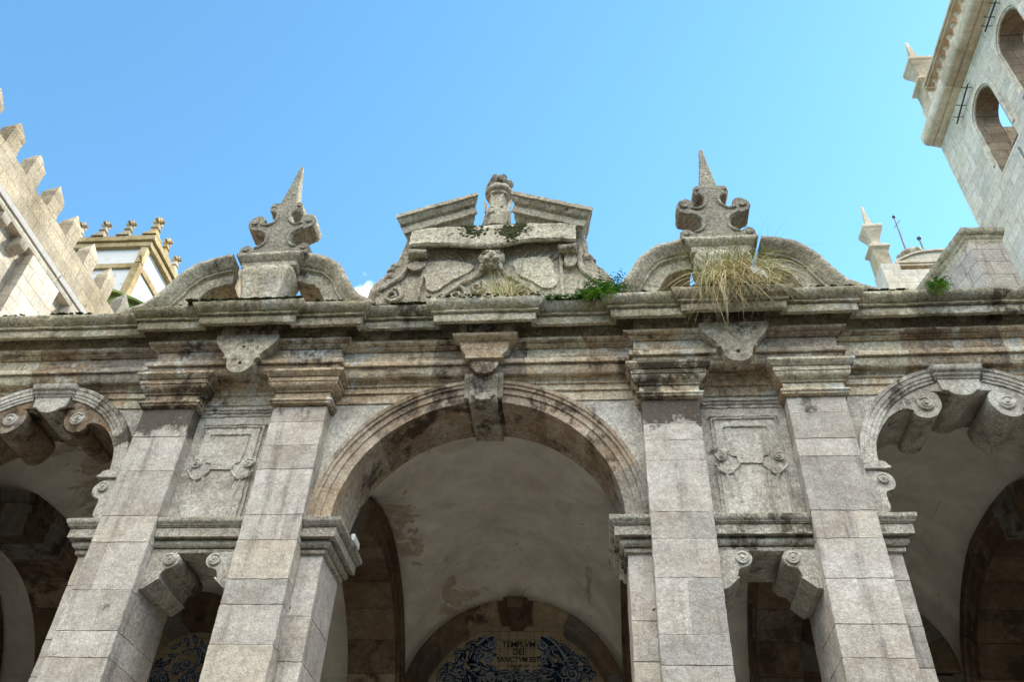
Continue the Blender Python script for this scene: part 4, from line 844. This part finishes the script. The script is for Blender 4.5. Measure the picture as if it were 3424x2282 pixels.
# moss cushions, one carpet of them
m = MB()
def mossrow(x0, x1, y, z, n, r=.03):
    for k in range(n): m.blob((RND.uniform(x0, x1), y+RND.uniform(-.02, .05), z+RND.uniform(-.012, .012)), r*RND.uniform(.5, 1.3), RND.uniform(-.5, .5), (1.6, 1, .45), 5, .5)
mossrow(-3.66, -2.25, -.455, 8.778, 420, .024); mossrow(-4.3, -3.8, -.36, 8.78, 50, .014); mossrow(-1.15, -.75, -.30, 8.785, 110, .018); mossrow(.75, 1.5, -.30, 8.785, 150, .018); mossrow(1.55, 2.0, -.37, 8.782, 90, .016); mossrow(4.35, 4.9, -.285, 8.785, 70, .014); mossrow(-5.6, -5.0, -.285, 8.785, 90, .016); mossrow(-6.2, -5.9, -.285, 8.785, 40, .013); mossrow(2.35, 3.5, -.46, 8.778, 160, .016); mossrow(3.7, 4.3, -.38, 8.78, 60, .013); mossrow(-2.1, -1.75, -.38, 8.78, 60, .014); mossrow(-.7, .68, -.42, 8.776, 110, .010)
for (a, b, n) in (((-.25, 10.22), .14, 110), ((.24, 10.17), .13, 330), ((.36, 10.30), .08, 130), ((-.36, 10.33), .06, 50)):
    for k in range(n):
        x, z = a[0]+RND.gauss(0, b*.6), a[1]+RND.gauss(0, b*.6); v = max(0, min(1, (10.42-z)/.45)); m.blob((x, -.03-.135*min(1., v/.22)**.6-.035*v, z), RND.uniform(.006, .019), RND.uniform(-.5, .5), (1.2, .6, 1), 5, .5)
tag(m.build('moss', M_moss, None, amp=.004, freq=30), 'dark green moss cushions along the cornice edges and the draped tablet', 'moss', kind='stuff')
# litter
m = MB(); n = 9; vs = []
for i in range(n):
    for j in range(n): u, v = i/(n-1), j/(n-1); vs.append((3.12+.15*u+.03*v, -.56-.04*v+.03*noise.noise(Vector((u*5, v*5, 2))), 9.00-.17*v-.07*u+.03*noise.noise(Vector((u*5, v*5, 7)))))
fr = [(i*n+j, i*n+j+1, (i+1)*n+j+1, (i+1)*n+j) for i in range(n-1) for j in range(n-1)]
vs2 = [(x, y+.006, z) for x, y, z in vs]; m.add(vs+vs2, fr+[tuple(k+n*n for k in f)[::-1] for f in fr])
tag(m.build('plastic_scrap', M_plastic, None, amp=0), 'crumpled scrap of white plastic caught in the hanging grass', 'litter')

# ------------------------------------------------------------------ left: battlemented church
CH = thing('church_transept', 'sunlit church flank with pointed stone battlements, corbels and a gutter at the left edge', 'church', (-13, 2, 0))
m = MB(); m.box(-14.2, -12, -9, 9.6, 0, 16.55, 0); WL = m.build('wall', M_church, CH, amp=0, smooth=0); NAVE.build('nave_wall', M_church, CH, amp=0, smooth=0)
m = MB(); m.box(-14.2, -12.0, -9, 9.6, 16.553, 17.57, .1); m.build('parapet', M_merl, CH, bevel=.02, rough=.4, amp=.012, freq=2)
for k in range(16):
    y0 = -4.80+.98*k+RND.uniform(-.03, .03); m = MB(); h = .60+RND.uniform(-.05, .03); x0, x1 = -12.36+RND.uniform(-.02, .02), -12.005+RND.uniform(-.015, 0)
    b = [(x0, y0), (x1, y0), (x1, y0+.46), (x0, y0+.46)]; cx_, cy_ = (x0+x1)/2, y0+.23
    m.loft([[(x, y, 17.565) for x, y in b], [(x, y, 17.57+h) for x, y in b], [(cx_+(x-cx_)*.06, cy_+(y-cy_)*.10, 17.57+h+.44) for x, y in b]], RND.uniform(-.4, .4))
    m.build('merlon', M_merl, CH, bevel=.015, rough=.10, amp=.022, freq=5)
m = MB(); sweep_xy(m, [(-12, -8.9), (-12, 9.5)][::1] if False else [(-12.0, -8.9), (-12.0, 9.5)], [(-.05, 16.0), (.02, 16.02), (.20, 16.05), (.22, 16.12), (.16, 16.18), (.16, 16.26), (-.05, 16.30)], .3, (1.2, 2.0), .3)
m.build('string_course', M_church, CH, amp=.006)
m = MB(); 
for a, b in ((-8.9, 6.2), (6.25, 9.5)): m.loft([[(-11.99, a if q else a, z) for z in ()] for q in ()] or [[(-12.0, a, 16.28), (-11.80, a, 16.28), (-11.77, a, 16.40), (-11.80, a, 16.42), (-12.0, a, 16.40)], [(-12.0, b, 16.28), (-11.80, b, 16.28), (-11.77, b, 16.40), (-11.80, b, 16.42), (-12.0, b, 16.40)]], 0)
m.build('gutter', M_lead, CH, amp=0)
for k in range(16):
    y0 = -4.0+.78*k
    if 5.0 < y0 < 6.5: continue
    m = MB(); m.prism([(-12.02, 15.58), (-11.93, 15.60), (-11.82, 15.72), (-11.72, 15.76), (-11.70, 15.98), (-12.02, 15.99)], y0, y0+.28, RND.uniform(-.3, .3)); m.build('corbel', M_church, CH, bevel=.015, amp=.008)
m = MB(); m.box(-12.0, -11.72, 5.12, 6.35, 0, 15.95, .2); m.build('buttress', M_church, CH, bevel=.01, amp=0); m = MB(); m.box(-12.0, -11.72, 1.6, 2.7, 0, 15.95, -.1); m.build('buttress', M_church, CH, bevel=.01, amp=0)

# white chapel with stone bands and cross pinnacles
CP = thing('white_chapel', 'whitewashed chapel with yellowed stone bands and cross-topped pinnacles beyond the battlements', 'chapel', (-17, 14, 0))
m = MB(); m.box(-20.5, -14.46, 12.05, 16, 0, 23.8, 0); m.build('wall', M_white, CP, amp=0, smooth=0)
m = MB()
m.box(-20.6, -14.30, 11.93, 16.1, 23.78, 24.05, 0); m.box(-20.7, -14.22, 11.86, 16.2, 24.053, 24.34, .1); m.build('coping', M_band, CP, bevel=.03, rough=.3, amp=.015, freq=3)
m = MB(); m.box(-20.55, -14.40, 11.97, 16.05, 22.74, 22.99, 0); m.build('string_course', M_band, CP, bevel=.02, rough=.3, amp=.012, freq=3)
m = MB(); m.box(-14.66, -14.37, 11.95, 12.22, 0, 22.738, 0); m.box(-14.64, -14.38, 11.96, 12.20, 22.993, 23.778, .2); m.build('corner_pilaster', M_band, CP, bevel=.015, rough=.4, amp=.01, freq=3)
m = MB(); m.tube([(-14.45, 12.05, 23.1), (-14.38, 11.9, 23.12), (-14.33, 11.75, 23.05)], [.09, .075, .06], 8); m.build('spout', M_band, CP, amp=.01)
def pinnacle(x, y, big=1.0, mat=M_merl, ax=0):
    m = MB(); z = 24.33
    pr = [(.24, 0), (.23, .06), (.15, .20), (.105, .36), (.10, .40), (.13, .43), (.13, .47), (.095, .50), (.075, .66), (.06, .70)]
    m.loft([[(x+sx*r*big, y+sy*r*big, z+h*big) for sx, sy in ((-1, -1), (1, -1), (1, 1), (-1, 1))] for r, h in pr], RND.uniform(-.3, .3))
    st = [(-.06, .66), (-.07, .74), (-.17, .75), (-.21, .80), (-.17, .86), (-.07, .86), (-.05, .95), (0, 1.03), (.05, .95), (.07, .86), (.17, .86), (.21, .80), (.17, .75), (.07, .74), (.06, .66)]
    m.prism([(x+a*big, z+h*big) for a, h in st], y-.055*big, y+.055*big, .1); m.prismX([(y+a*big, z+h*big) for a, h in st], x-.05*big, x+.05*big, .1)
    m.build('pinnacle', mat, CP, bevel=.006, amp=.006, freq=7)
for x in (-19.3, -18.35, -17.4, -16.46, -15.5): pinnacle(x, 12.05)
pinnacle(-14.48, 12.08, 1.12, M_band)
for y in (13.0, 13.9, 14.8): pinnacle(-14.48, y, 1.0, M_band if y < 13.5 else M_merl)
GS = thing('mossy_roof', 'small green mossy gabled stone roof between the battlements and the curved pediment', 'roof', (-13, 9.6, 0))
m = MB(); gp = [(-14.6, 18.4), (-12.98, 19.10), (-11.70, 18.45), (-11.70, 14), (-14.6, 14)]
m.prism(gp, 9.65, 11.5, 0); m.build('gable_wall', M_green, GS, rough=.3, amp=.012)
m = MB(); m.prism([(-14.75, 18.36), (-12.98, 19.115), (-11.5, 18.36), (-11.5, 18.46), (-12.98, 19.24), (-14.75, 18.48)], 9.5, 11.6, .1, .2); m.build('roof_slab', M_green, GS, bevel=.015, rough=.2, amp=.012)

# ------------------------------------------------------------------ right: bell towers
def plan_sweep(mb, pth, prof, tv=.2): sweep_xy(mb, pth, prof, .4, (.9, 1.5), tv, stains=0)
def corner_pinnacle(par, x, y, z0):
    def sq(m, pr, t=0): m.loft([[(x+sx*r, y+sy*r, z0+h) for sx, sy in ((-1, -1), (1, -1), (1, 1), (-1, 1))] for r, h in pr], t)
    m = MB(); sq(m, [(.33, 0), (.33, 1.36), (.35, 1.37), (.36, 1.43), (.42, 1.50), (.44, 1.53), (.44, 1.64), (.40, 1.70), (.20, 1.72)])
    o1 = m.build('pinnacle_pedestal', M_towtrim, par, bevel=.012, amp=.004)
    m = MB(); sq(m, [(.23, 1.71), (.23, 1.82), (.20, 1.84), (.20, 1.90), (.22, 1.92), (.20, 1.97), (.20, 2.06), (.22, 2.20), (.28, 2.42), (.36, 2.62), (.395, 2.70), (.40, 2.78), (.425, 2.82), (.425, 3.00), (.40, 3.04), (.27, 3.06), (.27, 3.14), (.24, 3.16)])
    m.build('pinnacle_urn', M_towtrim, o1, bevel=.01, amp=.004)
    m = MB(); sq(m, [(.23, 3.15), (.17, 3.26), (.135, 3.42), (.10, 3.75), (.07, 4.15), (.045, 4.62), (.02, 4.66)]); m.build('pinnacle_spike', M_towtrim, o1, bevel=.006, amp=.003)
TW = thing('bell_tower', 'tall pale granite bell tower with arched belfry openings at the upper right corner', 'tower', (17, 8.5, 0))
XT, Y0, Y1, ZC = 14.0, 1.2, 11.98, 27.60
def opening(cy, hw, z0, zs): return [(cy+hw, z0)]+[(cy+hw*cos(pi*k/20), zs+hw*sin(pi*k/20)) for k in range(21)]+[(cy-hw, z0)]
OPN = [(9.10, .70, 23.3, 25.72), (6.62, .70, 23.3, 25.95), (4.1, .70, 23.3, 25.95)]
def wall_holes(mb, axis, lo, hi, z0, z1, a0, a1, ops):
    ed = sorted(ops); cur = lo
    P = mb.prismX if axis == 'x' else mb.prism
    for (c, hw, zb, zs) in ed:
        P([(cur, z0), (c-hw, z0), (c-hw, z1), (cur, z1)], a0, a1); 
        if zb > z0: P([(c-hw, z0), (c+hw, z0), (c+hw, zb), (c-hw, zb)], a0, a1)
        arc = [(c+hw*cos(pi*k/20), zs+hw*sin(pi*k/20)) for k in range(21)]
        P([(c+hw, z1)]+[(c-hw, z1)]+arc[::-1], a0, a1); cur = c+hw
    P([(cur, z0), (hi, z0), (hi, z1), (cur, z1)], a0, a1)
m = MB(); wall_holes(m, 'x', Y0, Y1, 0, ZC, XT, XT+.75, OPN)
TWW = m.build('wall', M_tower, TW, amp=0, smooth=0)
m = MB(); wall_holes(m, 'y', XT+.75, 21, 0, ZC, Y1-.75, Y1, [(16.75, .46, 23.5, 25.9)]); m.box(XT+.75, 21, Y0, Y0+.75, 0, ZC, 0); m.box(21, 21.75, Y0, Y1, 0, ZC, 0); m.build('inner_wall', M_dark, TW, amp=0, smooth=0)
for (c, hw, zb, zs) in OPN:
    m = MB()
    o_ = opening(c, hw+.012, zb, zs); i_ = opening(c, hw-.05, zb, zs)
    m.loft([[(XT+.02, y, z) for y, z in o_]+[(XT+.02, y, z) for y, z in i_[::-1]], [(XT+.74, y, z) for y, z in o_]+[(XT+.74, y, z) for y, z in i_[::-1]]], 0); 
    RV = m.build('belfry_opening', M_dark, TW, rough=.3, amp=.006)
    m = MB(); o2 = opening(c, hw+.20, zb+.5, zs); i2 = opening(c, hw+.06, zb+.5, zs)
    m.loft([[(XT-.05, y, z) for y, z in o2]+[(XT-.05, y, z) for y, z in i2[::-1]], [(XT+.03, y, z) for y, z in o2]+[(XT+.03, y, z) for y, z in i2[::-1]]], .1); m.build('opening_frame', M_tower, RV, bevel=.015, amp=.005)
m = MB(); cprof_t = [(-.1, 27.56), (.03, 27.58), (.08, 27.60), (.21, 27.66), (.235, 27.69), (.26, 27.69), (.275, 27.67), (.30, 27.69), (.45, 27.73), (.50, 27.80), (.52, 27.95), (.53, 28.22), (.50, 28.28), (-.1, 28.40)]
plan_sweep(m, [(XT, Y1+.02), (XT, Y0)], cprof_t, .35); m.build('cornice', M_towtrim, TW, amp=.008, freq=4)
m = MB()
for (y0, y1) in ((Y0, 10.62),): m.box(XT-.36, XT-.02, y0, y1, 28.405, 28.52, 0); 
BS = m.build('balustrade', M_towtrim, TW, bevel=.02, amp=.004)
m = MB(); m.box(XT-.40, XT-.02, Y0, 10.62, 29.30, 29.38, 0); m.box(XT-.46, XT+.02, Y0, 10.62, 29.383, 29.50, .1); m.build('handrail', M_towtrim, BS, bevel=.02, amp=.004)
for k in range(22):
    y = 10.30-.42*k
    if y < Y0: break
    m = MB(); m.lathe([(.10, 28.52), (.10, 28.57), (.06, 28.60), (.115, 28.78), (.12, 28.86), (.07, 29.02), (.055, 29.10), (.09, 29.15), (.10, 29.20), (.10, 29.30)], (XT-.19, y, 0), 12, RND.uniform(-.2, .2)); m.build('baluster', M_towtrim, BS, amp=0)
m = MB(); m.box(XT-.40, XT+.35, 10.60, 11.48, 28.40, 29.05, 0); m.build('corner_block', M_tower, TW, bevel=.02, amp=.01)
corner_pinnacle(TW, 13.93, 11.03, 28.38)
for (ya, za, yb, zb) in ((9.02, 26.95, 10.38, 26.72), (6.2, 27.06, 7.2, 27.05)):
    m = MB(); m.tube([(XT-.16, ya, za), (XT-.16, (ya+yb)/2, (za+zb)/2+.01), (XT-.16, yb, zb)], .028, 6); m.tube([(XT-.10, ya, za+.12), (XT-.10, yb, zb+.10)], .012, 6)
    TB = m.build('tie_bar', M_iron, TW, amp=.004); m = MB()
    for t in (.1, .55, .85):
        y, z = ya+(yb-ya)*t, za+(zb-za)*t; m.tube([(XT+.02, y, z+.05), (XT-.25, y, z+.06), (XT-.30, y, z+.12)], .016, 6)
    m.build('bar_hook', M_iron, TB, amp=0)
m = MB(); m.tube([(XT-.02, 7.75, 8), (XT-.02, 7.75, 23.2)], .035, 6); m.tube([(XT-.03, 8.62, 8), (XT-.03, 8.62, 23.0)], .02, 6); m.build('cable', M_iron2, TW, amp=0)
BE = thing('church_bell', 'dark bronze bell hanging inside the left arched opening of the bell tower', 'bell', (15.3, 9.4, 24.6))
m = MB(); m.lathe([(.06, .75), (.22, .72), (.27, .6), (.30, .3), (.38, .1), (.48, 0), (.44, .0), (.33, .12), (.2, .6)], (15.25, 9.55, 24.35), 20); m.build('bell_body', M_bronze, BE, amp=0)
m = MB(); m.box(15.15, 15.35, 8.9, 10.3, 25.1, 25.35, 0); m.build('yoke', M_iron, BE, bevel=.02, amp=0)

T2 = thing('far_tower', 'distant second church tower with corner pinnacle and domed lantern above the cornice', 'tower', (17.5, 23, 0))
m = MB(); m.box(14.0, 21, 18.9, 26, 0, 28.37, 0); m.build('wall', M_tower, T2, amp=0, smooth=0)
m = MB(); plan_sweep(m, [(14.0, 26), (14.0, 18.9), (21, 18.9)], [(p, z-1.6) for p, z in cprof_t], .3); m.build('cornice', M_towtrim, T2, amp=.006)
m = MB(); m.box(14.55, 20.5, 19.0, 19.3, 28.38, 28.44, 0); m.box(14.5, 20.5, 18.95, 19.35, 28.66, 28.80, 0); m.box(14.45, 20.5, 18.90, 19.38, 28.803, 28.93, .1); B2 = m.build('balustrade', M_towtrim, T2, amp=.004)
for k in range(12):
    m = MB(); m.lathe([(.08, 28.44), (.05, 28.47), (.10, 28.54), (.05, 28.62), (.08, 28.66)], (14.95+.36*k, 19.15, 0), 10); m.build('baluster', M_towtrim, B2, amp=0)
m = MB(); m.box(13.78, 14.55, 18.86, 19.9, 27.2, 28.75, 0); m.build('corner_block', M_tower, T2, bevel=.02, amp=.006)
corner_pinnacle(T2, 14.15, 19.55, 28.60)
m = MB(); gp = crm([(14.50, 28.93), (14.9, 29.16), (15.3, 29.36), (15.8, 29.50), (16.6, 29.55), (17.6, 29.40), (18.6, 28.93)], 4, False)
m.prism(gp, 19.05, 19.6, 0); m.prism([(x, z+.02) for x, z in gp]+[(x, z+.10) for x, z in gp][::-1], 18.95, 19.65, .1); DM = m.build('curved_gable', M_tower, T2, amp=.006)
m = MB(); m.lathe([(.52, 29.2), (.52, 30.5), (.62, 30.56), (.68, 30.7), (.62, 30.92), (.42, 31.12), (.12, 31.22)], (16.05, 20.6, 0), 10)
for k in range(8):
    a = 2*pi*k/8+.2; m.cyl((16.05+.55*cos(a)-.1*sin(a), 20.6+.55*sin(a)+.1*cos(a), 30.15), (-sin(a), cos(a), 0), .23, .2, 12, RND.uniform(-.4, .2)); m.blob((16.05+.52*cos(a), 20.6+.52*sin(a), 30.75), .2, -.3, (1, 1, .9), 6, .3)
m.build('lantern', M_orn, DM, amp=.01)
m = MB(); m.tube([(15.95, 20.6, 31.1), (15.98, 20.62, 33.6)], [.05, .03], 6); m.tube([(15.80, 20.62, 32.9), (16.2, 20.62, 33.45)], .018, 6); m.blob((15.98, 20.62, 33.7), .09, 0, (1, 1, 1), 6, .05)
m.build('lightning_rod', M_iron2, T2, amp=0)
m = MB(); m.tube([(16.75, 20.7, 30.0), (16.78, 20.7, 32.15)], [.05, .035], 6); m.blob((16.78, 20.7, 32.22), .11, 0, (1, 1, 1), 6, .05); m.build('lightning_rod', M_iron2, T2, amp=0)

# mossy stone turret in front of the bell tower
ST = thing('stone_turret', 'squat angled stone turret with moulded coping and a mossy flank below the bell tower', 'turret', (10.2, 7.2, 0))
poly = [(9.53, 8.30), (9.98, 6.38), (10.74, 6.42), (10.95, 8.5)]
m = MB(); m.prismZ(poly, 0, 16.85, 0); m.build('shaft', M_block, ST, rough=.4, amp=.008, freq=3)
m = MB(); sweep_xy(m, poly, [(-.25, 16.55), (.0, 16.56), (.01, 16.72), (.03, 16.74), (.05, 16.80), (.055, 16.83), (.10, 16.86), (.13, 16.92), (.13, 17.0), (.08, 17.03), (-.25, 17.05)], .15, (2.5, 3.5), .15)
m.prismZ([(9.6, 8.3), (10.0, 6.5), (10.7, 6.5), (10.85, 8.4)], 16.9, 17.04, 0); m.build('coping', M_corn, ST, amp=.010, freq=5)
